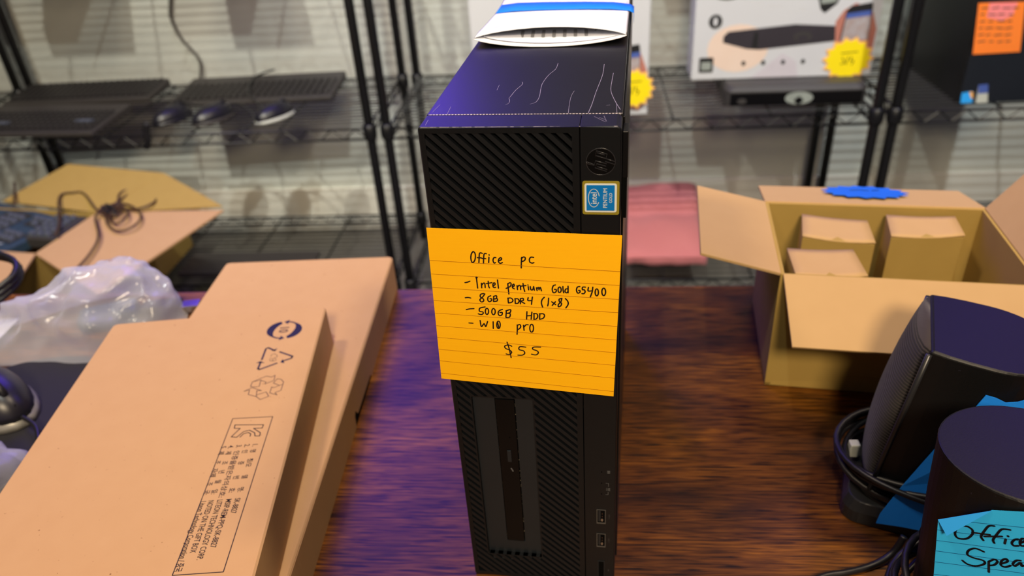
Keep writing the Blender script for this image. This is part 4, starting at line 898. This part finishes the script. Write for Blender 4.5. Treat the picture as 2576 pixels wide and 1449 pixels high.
def tent_bag(name, label, foot, peak, shoulder, seed, m):
    b = B(); n = 96; R = 34; off = Vector((seed*3.1, seed*1.7, 0)); pk = Vector(peak); rings = []
    fp_ = cr([(x, y, 0) for x, y in foot], 12, True); n = len(fp_)
    for i in range(R+1):
        f_ = i/R; ring = []
        for k in range(n):
            e = fp_[k]
            c = Vector((pk.x, pk.y, 0)).lerp(e, f_)
            z = pk.z*(1-f_)**0.92*(1+0.45*math.sin(PI*f_)**2*shoulder)
            q = Vector((c.x*20, c.y*20, z*14))+off
            rid = 1-abs(noise.noise(q))*2.2
            rid2 = 1-abs(noise.noise(q*2.1+Vector((4,1,7))))*2.2
            a = 2*PI*k/n
            fold = math.sin(a*7+3*noise.noise(q*0.5))*0.0045*f_
            h = 0.011*max(-0.4, rid) + 0.006*max(-0.4, rid2) + fold + noise.noise(q*6)*0.0012
            amp = min(1.0, 4*f_+0.35)*min(1.0, 3.2*(1-f_)+0.02)
            d = (e - Vector((pk.x, pk.y, 0))).normalized()*0.7 + Vector((0,0,0.75))
            p = Vector((c.x, c.y, z)) + d*h*amp
            ring.append((p.x, p.y, max(0.0012+0.0005*(k % 2), p.z)))
        rings.append(ring)
    b.loft(rings, cap=False)
    return tag(b.build(name, m, None, smooth=True), label, 'bag')
tent_bag('plastic_bag', 'large crumpled clear plastic bag behind the printed flat box', [(-0.585,0.240),(-0.52,0.237),(-0.45,0.240),(-0.405,0.285),(-0.400,0.325),(-0.430,0.358),(-0.500,0.366),(-0.560,0.332),(-0.615,0.275)], (-0.468, 0.330, 0.066), 0.45, 5, 'bag_plastic')
bag('plastic_bag', 'small crumpled clear plastic bag at the left edge below the mouse', (-0.478, 0.066, 0.0045), 0.060, 0.045, 0.045, 12, 'bag_plastic_thin')
# dark adapter block wrapped inside the large bag
t = thing('power_adapter', 'bluish grey power adapter showing dimly inside the large clear bag', 'adapter', (-0.480, 0.312, 0), 0.4)
B().box(-0.030, 0.030, -0.016, 0.016, 0.002, 0.020).build('body', 'keyboard_blue', t, bevel=0.006)
B().box(0.0302, 0.036, -0.005, 0.005, 0.006, 0.014).build('cord_relief', 'cable_black', t, bevel=0.002)
# mouse pad, mouse
o = B().lathe([(0.0985,0.0004),(0.1000,0.0012),(0.1000,0.0030),(0.0985,0.0036),(0.0001,0.0036)], 64).build('mouse_pad', 'pad_black', smooth=False, loc=(-0.4900, 0.1500, 0)); tag(o, 'round black mouse pad lying under the mouse at the left edge', 'mouse pad')
def mouse(label, loc, rz, m1, m2, sc=1.0, group=None):
    t = thing('computer_mouse', label, 'mouse', loc, rz, group)
    def shell(z0, sx, sy, hz, n=24, R=8):
        rings = []
        for i in range(R+1):
            f_ = i/R; rad = math.cos(f_*PI/2*0.97); zz = z0 + hz*math.sin(f_*PI/2)
            rings.append([((0.056*math.cos(2*PI*k/n)*(1+0.02*math.cos(4*PI*k/n)))*rad*sx*sc + 0.006*(1-rad)*sc, 0.031*math.sin(2*PI*k/n)*rad*sy*sc, zz*sc) for k in range(n)])
        return B().loft(rings)
    shell(0.0005, 0.98, 0.98, 0.020).build('base', m2, t, smooth=True)
    top = shell(0.006, 0.94, 0.90, 0.031)
    top.build('top_shell', m1, t, smooth=True)
    b = B(); b.tube([(0.030+0.010*math.cos(2*PI*k/20), 0.0, 0.026+0.010*math.sin(2*PI*k/20)) for k in range(20)], 0.0032, 8, True); wl = b.build('scroll_wheel', 'cable_black', t, smooth=True); wl.scale = (sc, sc, sc)
    b = B(); b.tube([(0.012*sc, 0, 0.0372*sc), (0.030*sc, 0, 0.0345*sc), (0.050*sc, 0, 0.018*sc)], 0.0006*sc, 5); b.build('button_seam', 'void', t)
    return t
mm = mouse('dark computer mouse with silver sides lying on the round pad at the left edge', (-0.524, 0.172, 0.0040), math.radians(-25), 'mouse_black', 'mouse_silver', 1.12)
b = B(); b.tube(cr([(-0.470, 0.146, 0.014), (-0.448, 0.132, 0.012), (-0.432, 0.100, 0.0066), (-0.440, 0.070, 0.0066), (-0.452, 0.045, 0.0045)], 8), 0.0021, 8); o = b.build('mouse_cable', 'cable_black', smooth=True); tag(o, 'thin dark mouse cable curving over the round pad', 'cable')
# cables and papers at the back left of the desk
t = thing('cable_coil', 'black coiled cable standing at the left edge behind the large bag', 'cable', (-0.664, 0.332, 0.012))
for k in range(3):
    b = B(); b.tube([((0.075+0.006*k)*math.cos(2*PI*q/32)-0.004*k, (0.052-0.006*k)*math.sin(2*PI*q/32), 0.020+0.014*math.sin(2*PI*q/32+0.5)+0.007*k) for q in range(32)], 0.0034, 8, True); b.build('loop', 'cable_black', t, smooth=True)
o = panel([(-0.72, 0.20, 0.030), (-0.575, 0.235, 0.012), (-0.590, 0.318, 0.004), (-0.74, 0.30, 0.010)], 0.0008).build('white_card', 'white_paper', bevel=0.0002); tag(o, 'white sheet of card at the left edge under the coiled cable', 'card')
t = thing('usb_plug', 'black plug with silver tip on the desk between the bag and the flat boxes', 'plug', (-0.415, 0.330, 0), math.radians(10))
B().box(-0.035, 0.008, -0.010, 0.010, 0.001, 0.016).build('plug_body', 'cable_black', t, bevel=0.003)
B().box(0.008, 0.026, -0.007, 0.007, 0.004, 0.012).build('plug_tip', 'steel', t, bevel=0.0006)
b = B(); b.tube(cr([(-0.034, 0, 0.008), (-0.06, 0.004, 0.006), (-0.10, -0.01, 0.005)], 6), 0.003, 8); b.build('plug_cord', 'cable_black', t, smooth=True)

# ------------------------------------------------------------------ open carton with keyboards, left, on the floor behind the desk
ZL = -0.27
lc = thing('open_carton', 'large open kraft carton holding keyboards, left of the picture behind the desk', 'box')
cFR = U(90, 640, 'z', ZL); cBR = U(245, 536, 'z', ZL); dxy = (cBR-cFR)
cBL = cBR + Vector((-0.50, 0.075, 0)); cFL = cFR + Vector((-0.50, 0.075, 0))
cB0 = cBR
def wall4(nm, a, c, m):
    n = Vector((0,0,1)).cross((c-a).normalized())*0.004
    b = B(); b.loft([[up(p, FLOOR+0.001) for p in (a, c, c+n, a+n)], [up(p, ZL) for p in (a, c, c+n, a+n)]]); return b.build(nm, m, lc)
wall4('front_wall', cFL, cFR, 'kraft_olive'); wall4('right_wall', cFR, cBR, 'kraft_olive'); wall4('back_wall', cBR, cBL, 'kraft_olive'); wall4('left_wall', cBL, cFL, 'kraft_olive')
b = B(); b.loft([[up(p, FLOOR+0.0006) for p in (cFL,cFR,cBR,cBL)], [up(p, FLOOR+0.005) for p in (cFL,cFR,cBR,cBL)]]); b.build('bottom', 'kraft_olive', lc)
panel([cFR, cBR, U(563, 530, 'z', ZL+0.010), U(248, 743, 'z', ZL+0.004)], 0.004).build('right_flap', 'kraft', lc)
panel([cFR, cFL, cFL+Vector((-0.02,-0.20,0.02)), U(-10, 790, 'z', ZL-0.005)], 0.004).build('front_flap', 'kraft', lc)
fa, fb = U(414, 437, 'z', ZL+0.035), U(172, 414, 'z', ZL+0.035)
panel([cBR, U(8, 507, 'z', ZL), fb, fa], 0.004).build('back_flap', 'kraft_olive', lc)
panel([cBR+Vector((0,0,0.0)), fa, U(560, 520, 'z', ZL+0.019)], 0.003).build('corner_web', 'kraft_olive', lc)
# keyboards inside
def keycap(sx, sy, hz):
    b = B(); k = 0.78
    b.loft([[(-sx,-sy,0),(sx,-sy,0),(sx,sy,0),(-sx,sy,0)], [(-sx*k,-sy*k,hz),(sx*k,-sy*k,hz),(sx*k,sy*k,hz),(-sx*k,sy*k,hz)]]); return b
ZK = -0.262
K0 = U(17, 577, 'z', ZK); K1 = U(59, 588, 'z', ZK); kx = (K1-K0)/2; kx.z = 0; kx = kx.normalized()
ky = Vector((-kx.y, kx.x, 0))
ang = math.atan2(kx.y, kx.x)
kb = thing('keyboard', 'blue grey keyboard with dark keys lying in the left carton', 'keyboard', (K0.x, K0.y, ZK-0.036), ang)
B().box(-0.22, 0.068, -0.062, 0.100, 0.0, 0.026).build('body', 'keyboard_blue', kb, bevel=0.004)
b = B()
for x0, x1, y0, y1 in ((-0.012, 0.052, -0.032, 0.012), (-0.012, 0.054, 0.040, 0.082), (-0.11, -0.03, -0.032, 0.082)): b.box(x0, x1, y0, y1, 0.0255, 0.0268)
b.build('key_well', 'key_black', kb)
kc0 = None
spots = [(i*0.0195, -j*0.0195) for i in range(3) for j in range(2)] + [(i*0.0195, 0.070) for i in range(3)] + [(0.0195, 0.0505)] + [(-0.039-i*0.0195, -0.0195+j*0.0195) for i in range(3) for j in range(5)]
for x, y in spots:
    if kc0 is None:
        o = keycap(0.0075, 0.0075, 0.009).build('key', 'key_grey', kb, bevel=0.0012); kc0 = o
    else:
        o = kc0.copy(); COL.objects.link(o); o.parent = kb
    o.location = (x, y, 0.0262)
text('key_label', '(((((', 0.030, 'badge_white', kb, frame((-0.012, -0.056, 0.0264), (1,0,0), (0,1,0)))
kb2 = thing('keyboard', 'black keyboard lying in the left carton beside the blue grey one', 'keyboard', U(128, 578, 'z', ZK-0.012), ang+0.25)
B().box(-0.024, 0.050, -0.050, 0.060, -0.02, 0.006).build('body', 'keyboard_black', kb2, bevel=0.004)
for i in range(3):
    for j in range(5):
        o = kc0.copy(); COL.objects.link(o); o.parent = kb2; o.location = (-0.010+i*0.0195, -0.038+j*0.0195, 0.0062)
fill = B()
p = [cFL, cFR, cBR, cBL]
# tangled cable on the flaps
def zflap(px, py): return U(px, py, 'z', ZL+0.016)
t = thing('keyboard_cable', 'tangled thin cable spilling over the right flap of the left carton', 'cable')
def el(cx, cy, rx, ry, rot=0.0, n=26):
    return [zflap(cx+rx*math.cos(a)*math.cos(rot)-ry*math.sin(a)*math.sin(rot), cy+rx*math.cos(a)*math.sin(rot)+ry*math.sin(a)*math.cos(rot)) + Vector((0,0,0.004*math.sin(2*a))) for a in [2*PI*k/n for k in range(n)]]
for a in ((298, 540, 24, 22), (310, 546, 45, 34), (345, 502, 48, 24), (288, 532, 18, 14), (275, 530, 22, 10)):
    b = B(); b.tube(el(*a), 0.0026, 6, True); b.build('loop', 'cable_brown', t, smooth=True)
for path in ([(262,530),(240,545),(248,595),(225,640),(190,680),(172,705)], [(150,560),(150,495),(185,485),(212,488),(240,525),(262,532)], [(262,532),(300,505),(330,482)], [(140,590),(150,560),(150,530)], [(35,515),(37,480),(36,460)]):
    b = B(); b.tube(cr([zflap(*q) for q in path], 6), 0.0028, 6); b.build('strand', 'cable_brown', t, smooth=True)
# small knot
b = B(); rnd = random.Random(2)
b.tube(cr([zflap(275+rnd.uniform(-16,16), 528+rnd.uniform(-12,12)) + Vector((0,0,rnd.uniform(0,0.012))) for k in range(12)], 5, True), 0.0026, 6, True); b.build('knot', 'cable_black', t, smooth=True)

# ------------------------------------------------------------------ wire shelving
YF, YB = 1.490, 1.920
LEV = [-0.67, -0.21, 0.27, 0.73]  # top level added out of view to carry the dark boxes
def shelving(label, x0, x1):
    t = thing('wire_shelving', label, 'shelf', (0,0,FLOOR), 0, 'black wire shelving units')
    z0 = -FLOOR
    for x in (x0, x1):
        for y in (YF, YB):
            p = B().lathe([(0.0122, 0.0), (0.0122, 1.75)], 14, (x, y, 0)).build('post', 'black_metal', t, smooth=True)
            for l in LEV:
                B().lathe([(0.0150, l+z0-0.032), (0.0185, l+z0-0.020), (0.0175, l+z0+0.006), (0.0135, l+z0+0.010)], 14, (x, y, 0)).build('sleeve', 'black_metal', p, smooth=True)
    a0, a1 = x0+0.006, x1-0.006
    for l in LEV:
        z = l+z0
        b = B()
        for y in (YF-0.004, YB+0.004):
            b.tube([(a0, y, z-0.002), (a1, y, z-0.002)], 0.0032, 6); b.tube([(a0, y, z-0.030), (a1, y, z-0.030)], 0.0032, 6)
        for x in (a0, a1):
            b.tube([(x, YF, z-0.002), (x, YB, z-0.002)], 0.0032, 6); b.tube([(x, YF, z-0.030), (x, YB, z-0.030)], 0.0032, 6)
        sh = b.build('shelf', 'black_metal', t, smooth=True)
        for y in (YF-0.004, YB+0.004):
            b = B(); n = int((a1-a0)/0.031)//2*2
            b.tube([(a0+(a1-a0)*k/n, y, z-0.003 if k % 2 else z-0.029) for k in range(n+1)], 0.0022, 5); b.build('truss_wire', 'black_metal', sh)
        for x in (a0, a1):
            b = B(); n = 14
            b.tube([(x, YF+(YB-YF)*k/n, z-0.003 if k % 2 else z-0.029) for k in range(n+1)], 0.0022, 5); b.build('truss_wire', 'black_metal', sh)
        b = B(); n = 17
        for k in range(1, n):
            y = YF+(YB-YF)*k/n
            b.tube([(a0, y, z), (a1, y, z)], 0.0019, 5)
        tag(b.build('deck_wires', 'black_metal', sh), kind='stuff')
        b = B()
        for k in range(1, 5):
            x = a0+(a1-a0)*k/5
            b.tube([(x, YF, z-0.005), (x, YB, z-0.005)], 0.0030, 5)
        tag(b.build('cross_wires', 'black_metal', sh), kind='stuff')
    return t
shelving('black wire shelving unit at the far left, only its edge in view', -2.940, -1.745)
shelving('black wire shelving unit on the left, holding keyboards and mice', -1.700, -0.507)
shelving('black wire shelving unit in the middle, behind the computer, holding white boxes', -0.462, 0.733)
shelving('black wire shelving unit on the right, holding a black tower computer', 0.776, 1.971)
# upright posts of the next unit, at the left edge
ZS = -0.2075

# keyboards and mice on the left unit
def keyboard(label, loc, rz, ln=0.445, dp=0.150, keys=True):
    t = thing('keyboard', label, 'keyboard', loc, rz, 'keyboards on the wire shelf')
    b = B(); b.loft([[(-ln/2,-dp/2,0.001),(ln/2,-dp/2,0.001),(ln/2,dp/2,0.001),(-ln/2,dp/2,0.001)], [(-ln/2,-dp/2,0.014),(ln/2,-dp/2,0.014),(ln/2,dp/2,0.026),(-ln/2,dp/2,0.026)]]); b.build('body', 'keyboard_black', t, bevel=0.003)
    if keys:
        b = B(); nx = 22
        for j in range(6):
            for i in range(nx):
                x = -ln/2+0.014+i*(ln-0.02)/nx; y = -dp/2+0.016+j*0.0205; z = 0.014+(y+dp/2)/dp*0.012
                b.loft([[(x,y,z-0.002),(x+0.0165,y,z-0.002),(x+0.0165,y+0.0165,z),(x,y+0.0165,z)], [(x+0.002,y+0.002,z+0.007),(x+0.0145,y+0.002,z+0.007),(x+0.0145,y+0.0145,z+0.009),(x+0.002,y+0.0145,z+0.009)]])
        tag(b.build('keys', 'key_black', t), kind='stuff')
    return t
keyboard('black keyboard at the back of the left shelf beside the middle posts', (-0.905, 1.800, ZS), math.radians(2.5), 0.470, 0.205)
keyboard('black keyboard at the back left of the left shelf against the wall', (-1.452, 1.826, ZS), math.radians(1.5), 0.450, 0.150)
k3 = keyboard('worn black keyboard at the front left of the left shelf', (-1.450, 1.585, ZS), math.radians(-3.0), 0.430, 0.200)
b = B()
for x, y in ((-0.075, -0.055), (0.165, -0.045)): b.ribbon([(x-0.022, y, 0.0275), (x+0.022, y, 0.0275)], 0.012, (0,-0.3,1))
b.build('key_label', 'key_grey', k3, normals=False)
G = 'mice on the wire shelf'
mouse('black mouse on the left shelf, nearest the worn keyboard', (-1.075, 1.590, ZS), math.radians(60), 'mouse_black', 'mouse_black', 1.1, G)
mouse('dark grey mouse on the left shelf, middle of the three', (-0.955, 1.580, ZS), math.radians(55), 'mouse_black', 'keyboard_black', 1.15, G)
mouse('pale two tone mouse on the left shelf, nearest the middle posts', (-0.785, 1.580, ZS), math.radians(55), 'mouse_black', 'mouse_white', 1.1, G)
b = B(); b.tube(cr([U(370, 310, 'y', 1.476), U(368, 330, 'y', 1.474), U(372, 352, 'y', 1.472), U(368, 372, 'y', 1.472)], 6), [0.010]*4*6+[0.010] if False else 0.009, 8)
o = b.build('hanging_plug', 'cable_black', smooth=True); tag(o, 'black plug hanging over the front edge of the left shelf', 'plug')
for lab, pts in (('black cable lying over the keyboard beside the middle posts', [(690,175),(640,195),(625,230),(650,262),(660,275)]), ('black cable across the left shelf behind the mice', [(380,262),(450,258),(520,268),(600,262),(640,300),(600,335)])):
    b = B(); b.tube(cr([U(px, py, 'z', ZS+0.034) for px, py in pts], 6), 0.003, 6); o = b.build('shelf_cable', 'cable_black', smooth=True); tag(o, lab, 'cable')
b = B(); b.tube(cr([U(427, -60, 'y', 1.985), U(428, 0, 'y', 1.985), U(430, 45, 'y', 1.985), U(455, 95, 'y', 1.985), U(495, 140, 'y', 1.985), U(505, 165, 'y', 1.985), U(503, 205, 'y', 1.97)], 6), 0.0045, 8)
o = b.build('wall_cable', 'cable_grey', smooth=True); tag(o, 'grey cable hanging down the back wall above the keyboards', 'cable')

# recorder boxes on the middle unit
def recorder_box(label, loc, rz, wd, dp, ht, grp):
    t = thing('recorder_box', label, 'box', loc, rz, grp)
    B().box(0, wd, 0, dp, 0, ht).build('carton_body', 'carton_white', t, bevel=0.0015)
    B().box(wd-0.0005, wd+0.0006, 0.003, dp-0.003, 0.003, ht-0.003).build('side_print', 'carton_side', t)
    y = -0.0004
    def pr(nm, pts, m, dy=0.0): B().prism([(a*wd, y-dy, c) for a, c in pts], (0, 0.0003, 0)).build(nm, m, t)
    def ellp(cx, cz, rx, rz_, n=20): return [(cx+rx*math.cos(2*PI*k/n), cz+rz_*math.sin(2*PI*k/n)) for k in range(n)]
    pr('print_shade', ellp(0.25, 0.075, 0.17, 0.058), 'print_peach')
    pr('print_shade', [(0.34,0.002),(0.60,0.002),(0.58,0.04),(0.50,0.06)], 'print_lilac', 0.0001)
    pr('print_recorder', [(0.165,0.105),(0.19,0.116),(0.55,0.128),(0.73,0.122),(0.79,0.120),(0.79,0.085),(0.37,0.070),(0.30,0.073),(0.165,0.090)], 'print_dark', 0.0002)
    pr('print_slot', [(0.335,0.112),(0.355,0.113),(0.36,0.073),(0.325,0.076)], 'print_black', 0.0004)
    pr('print_ring', ellp(0.60, 0.098, 0.05, 0.012), 'dvr_top', 0.0004)
    pr('print_ring', ellp(0.60, 0.095, 0.03, 0.007), 'print_dark', 0.0006)
    pr('print_hand', [(0.78,0.080),(0.765,0.13),(0.80,0.155),(0.86,0.172),(0.955,0.15),(0.99,0.11),(0.985,0.03),(0.95,0.01),(0.86,0.02)], 'print_skin', 0.0003)
    pr('print_phone', [(0.80,0.085),(0.815,0.155),(0.835,0.165),(0.945,0.172),(0.95,0.16),(0.955,0.085)], 'print_black', 0.0005)
    pr('print_screen', [(0.808,0.085),(0.82,0.148),(0.948,0.152),(0.952,0.085)], 'print_screen', 0.0007)
    pr('print_sky', [(0.8165,0.136),(0.82,0.148),(0.948,0.154),(0.949,0.142)], 'print_blue', 0.0009)
    pr('print_dot', ellp(0.115, 0.141, 0.037, 0.017), 'print_black', 0.0003)
    pr('print_dot', ellp(0.115, 0.141, 0.012, 0.010), 'carton_white', 0.0005)
    pr('print_shield', [(0.655,0.185),(0.70,0.194),(0.775,0.192),(0.76,0.172),(0.70,0.151),(0.675,0.160)], 'print_black', 0.0003)
    pr('print_shield', [(0.668,0.183),(0.70,0.190),(0.762,0.188),(0.752,0.176),(0.675,0.172)], 'emblem', 0.0005)
    pr('print_square', rrect(0.04, 0.12, 0.018, 0.055, 0.004, 3), 'print_black', 0.0003)
    pr('print_square', rrect(0.052, 0.108, 0.024, 0.044, 0.003, 3), 'emblem', 0.0005)
    pr('print_badge', ellp(0.17, 0.212, 0.09, 0.022), 'print_black', 0.0003)
    pr('print_badge', ellp(0.17, 0.214, 0.08, 0.017), 'emblem', 0.0005)
    for a in (0.29, 0.40, 0.51, 0.62):
        pr('print_icon', ellp(a, 0.038, 0.012, 0.006, 10), 'print_black', 0.0003)
    for k in range(4): pr('print_line', [(0.24+k*0.13, 0.20), (0.34+k*0.13, 0.20), (0.34+k*0.13, 0.206), (0.24+k*0.13, 0.206)], 'print_lilac', 0.0003)
    return t
SCR_ = [[(-0.018,0.016),(0.020,0.019)],[(-0.014,0.004),(-0.006,-0.010),(-0.016,-0.014)],[(0.000,0.006),(-0.003,-0.014)],[(0.008,0.006),(0.006,-0.004),(0.014,-0.006),(0.010,-0.016)]]
g1 = 'white recorder boxes'
rb1 = recorder_box('white recorder box standing on the black recorder, middle shelf right of the computer', (0.306, 1.600, ZS+0.0545), math.radians(-1.0), 0.432, 0.10, 0.30, g1)
starburst('price_star', 'yellow starburst price tag on the recorder box right of the computer', U(2133, 148, 'y', 1.592)+Vector((0,0,0)), (1,0,0), (0,0,1), 14, 0.046, 0.054, 'star_yellow', 'star_orange', (1.0, 0.88), SCR_, 'yellow price stars')
rb2 = recorder_box('white recorder box standing behind the computer, partly hidden by it', (-0.229, 1.500, ZS+0.002), math.radians(1.0), 0.420, 0.10, 0.30, g1)
starburst('price_star', 'yellow starburst price tag on the recorder box half hidden behind the computer', U(1592, 223, 'y', 1.496), (1,0,0), (0,0,1), 14, 0.040, 0.047, 'star_yellow', 'star_orange', (1.0, 0.95), SCR_, 'yellow price stars')
dv_ = thing('video_recorder', 'black video recorder with round silver emblem lying under the white box', 'recorder', (0.383, 1.535, ZS+0.002), math.radians(-1.5))
pl = rrect(0.0, 0.335, 0.0, 0.24, 0.02); pl2 = rrect(0.006, 0.329, 0.012, 0.235, 0.02)
b = B(); b.loft([[(x,y,0.002) for x,y in pl],[(x,y,0.040) for x,y in pl],[(x,y,0.0515) for x,y in pl2]]); b.build('body', 'dvr_top', dv_, bevel=0.002)
B().box(0.012, 0.323, -0.002, 0.004, 0.005, 0.036).build('front_panel', 'dvr_front', dv_, bevel=0.001)
em = B().prism([(0.175+0.033*math.cos(2*PI*k/24), -0.0024, 0.021+0.0155*math.sin(2*PI*k/24)) for k in range(24)], (0,0.0006,0)).build('emblem', 'emblem', dv_)
B().prism([(0.175, -0.0026, 0.026), (0.163, -0.0026, 0.016), (0.170, -0.0026, 0.0065), (0.180, -0.0026, 0.0065), (0.187, -0.0026, 0.016)], (0,0.0004,0)).build('emblem_beak', 'dvr_front', em)
B().prism([(0.040+0.011*math.cos(2*PI*k/16), -0.0024, 0.016+0.007*math.sin(2*PI*k/16)) for k in range(16)], (0,0.0006,0)).build('power_button', 'dvr_top', dv_)
# tower computer on the right unit
tw = thing('tower_computer', 'black tower computer on the right shelf with an orange spec note', 'computer', (0.922, 1.505, ZS+0.002), 0)
B().box(0, 0.185, 0.012, 0.40, 0, 0.36).build('case', 'tower_black', tw, bevel=0.002)
B().box(0.001, 0.184, 0.0, 0.0119, 0.001, 0.359).build('front_panel', 'tower_front', tw, bevel=0.003)
on_ = thing('sticky_note', 'orange and pink sticky note with writing on the tower computer at the right edge', 'note', (0.922, 1.505, ZS+0.002))
q = [(-0.002+0.012, 0.118), (0.098+0.010, 0.118), (0.092+0.010, 0.230), (-0.008+0.003, 0.232)]
tl, tr, br_, bl = (U(2462,8,'y',1.502), U(2580,4,'y',1.502), U(2566,130,'y',1.502), U(2447,137,'y',1.502))
base = Vector(on_.location)
B().prism([p-base for p in (tl,tr,br_,bl)], (0,0.0006,0)).build('paper', 'sticker_orange', on_)
pk = [U(2490,8,'y',1.5015), U(2560,6,'y',1.5015), U(2548,40,'y',1.5015), U(2520,52,'y',1.5015), U(2482,44,'y',1.5015)]
B().prism([p-base for p in pk], (0,0.0004,0)).build('pink_stain', 'sticker_pink', on_)
b = B(); rnd = random.Random(5)
for r_ in range(6):
    x = 2470 - r_*2
    while x < 2556 - r_*4:
        w_ = rnd.uniform(8, 20)
        b.ribbon([U(x, 20+r_*17+rnd.uniform(-1,1), 'y', 1.5008)-base, U(x+w_, 19+r_*17+rnd.uniform(-1,1), 'y', 1.5008)-base], 0.0024, (0,-1,0), 5)
        x += w_ + rnd.uniform(6, 12)
b.build('handwriting', 'ink_grey', on_, normals=False)
def sticker(label, pts, m, m2=None, pts2=None):
    c = U(*pts[0], 'y', 1.5035)
    t = thing('case_sticker', label, 'sticker', c, 0, 'small stickers on the tower computer')
    B().prism([U(a, d_, 'y', 1.5035)-c for a, d_ in pts], (0,0.0006,0)).build('label_face', m, t)
    if m2: B().prism([U(a, d_, 'y', 1.5030)-c for a, d_ in pts2], (0,0.0005,0)).build('label_print', m2, t)
sticker('small light blue sticker low on the tower computer, next to its corner', [(2420,234),(2446,230),(2446,258),(2416,260)], 'star_blue_pale' if False else 'note_blue_back', 'star_orange', [(2438,231),(2448,232),(2448,248),(2442,246)])
sticker('small blue and white sticker low on the tower computer, right of the light blue one', [(2462,214),(2486,212),(2484,258),(2454,260)], 'mouse_white', 'print_blue', [(2462,214),(2486,212),(2485,234),(2460,236)])

# pink bag and carton on the lower shelf
ZLOW = -0.6675
pk = thing('pink_bag', 'folded pink fabric bag on the lower shelf right behind the computer', 'bag', (0.0, 0.0, 0.0))
prof = [(1.552, ZLOW+0.002), (1.546, ZLOW+0.018), (1.552, ZLOW+0.036), (1.60, ZLOW+0.052), (1.70, ZLOW+0.066), (1.745, ZLOW+0.068), (1.775, ZLOW+0.088), (1.83, ZLOW+0.108), (1.86, ZLOW+0.112), (1.875, ZLOW+0.10), (1.875, ZLOW+0.002)]
pr_ = cr([(0, y, z) for y, z in prof], 4)
rings = []
for i in range(13):
    a = i/12; x = 0.135 + 0.238*a + 0.0
    rr_ = []
    for p in pr_:
        e = 0.0 if 0 < i < 12 else 0.006
        nz = noise.noise(Vector((x*14, p.y*11, p.z*9)))*0.010
        rr_.append((x + (p.z-ZLOW)*0.06, p.y+nz*0.5, max(ZLOW+0.001, p.z+nz-e)))
    rings.append(rr_)
B().loft(rings).build('folded_body', 'pink_fabric', pk, smooth=True)
b = B(); b.tube(cr([(0.142, 1.549, ZLOW+0.030), (0.22, 1.547, ZLOW+0.032), (0.30, 1.547, ZLOW+0.031), (0.374, 1.549, ZLOW+0.030)], 6), 0.003, 6); b.build('hem', 'pink_fabric', pk, smooth=True)
lb = thing('storage_carton', 'closed olive brown carton on the lower left shelf under the open flap', 'box', (-1.58, 1.505, ZLOW+0.002))
B().box(0.0, 0.370, 0.0, 0.215, 0.0, 0.125).build('carton_body', 'kraft_olive', lb, bevel=0.002)
B().box(0.0, 0.370, 0.10, 0.115, 0.1251, 0.1256).build('lid_seam', 'kraft_core', lb)
B().box(0.3701, 0.3706, 0.09, 0.13, 0.09, 0.1250).build('tape_end', 'carton_side', lb)
bk = B().box(0.0, 0.40, 0.0, 0.13, 0.0, 0.012).build('black_slab', 'keyboard_black', bevel=0.003, loc=(-1.17, 1.52, ZLOW+0.002)); tag(bk, 'flat black slab filling the dark area of the lower left shelf beside the carton', 'board')  # plain black slab filling the dark area beside the carton
# unseen cartons added on the upper shelves to cast shadows on the wall
ZU = 0.2725
for lab, x, w_, h_ in (('unseen kraft carton added on the upper left shelf to cast wall shadow, left one', -1.50, 0.22, 0.07), ('unseen kraft carton added on the upper left shelf to cast wall shadow, right one', -1.02, 0.20, 0.06), ('unseen kraft carton added on the upper middle shelf to cast wall shadow', 0.20, 0.40, 0.10)):
    t = thing('storage_carton', lab, 'box', (x, 1.56, ZU))
    B().box(0, w_, 0, 0.20, 0.0, h_).build('carton_body', 'kraft', t, bevel=0.002)
    B().box(0, w_, 0.12, 0.135, h_+0.0001, h_+0.0006).build('lid_seam', 'kraft_core', t)

ZT2 = 0.7325  # unseen black boxes added so the computer top mirrors something dark
for lab, x, w_, h_ in (('unseen black box added on the top middle shelf to darken reflections, left one', -0.30, 0.44, 0.34), ('unseen black box added on the top middle shelf to darken reflections, right one', 0.20, 0.46, 0.32), ('unseen black box added on the top right shelf to darken reflections', 0.86, 0.50, 0.34), ('unseen black box added on the top left shelf to darken reflections', -1.60, 0.50, 0.30)):
    t = thing('reflection_box', lab, 'box', (x, 1.56, ZT2), 0, 'unseen black boxes added to darken reflections')
    B().box(0, w_, 0, 0.30, 0.0, h_).build('carton_body', 'tower_black', t, bevel=0.002)
    B().box(0.02, w_-0.02, -0.0006, -0.0001, 0.03, h_-0.03).build('front_print', 'tower_front', t)
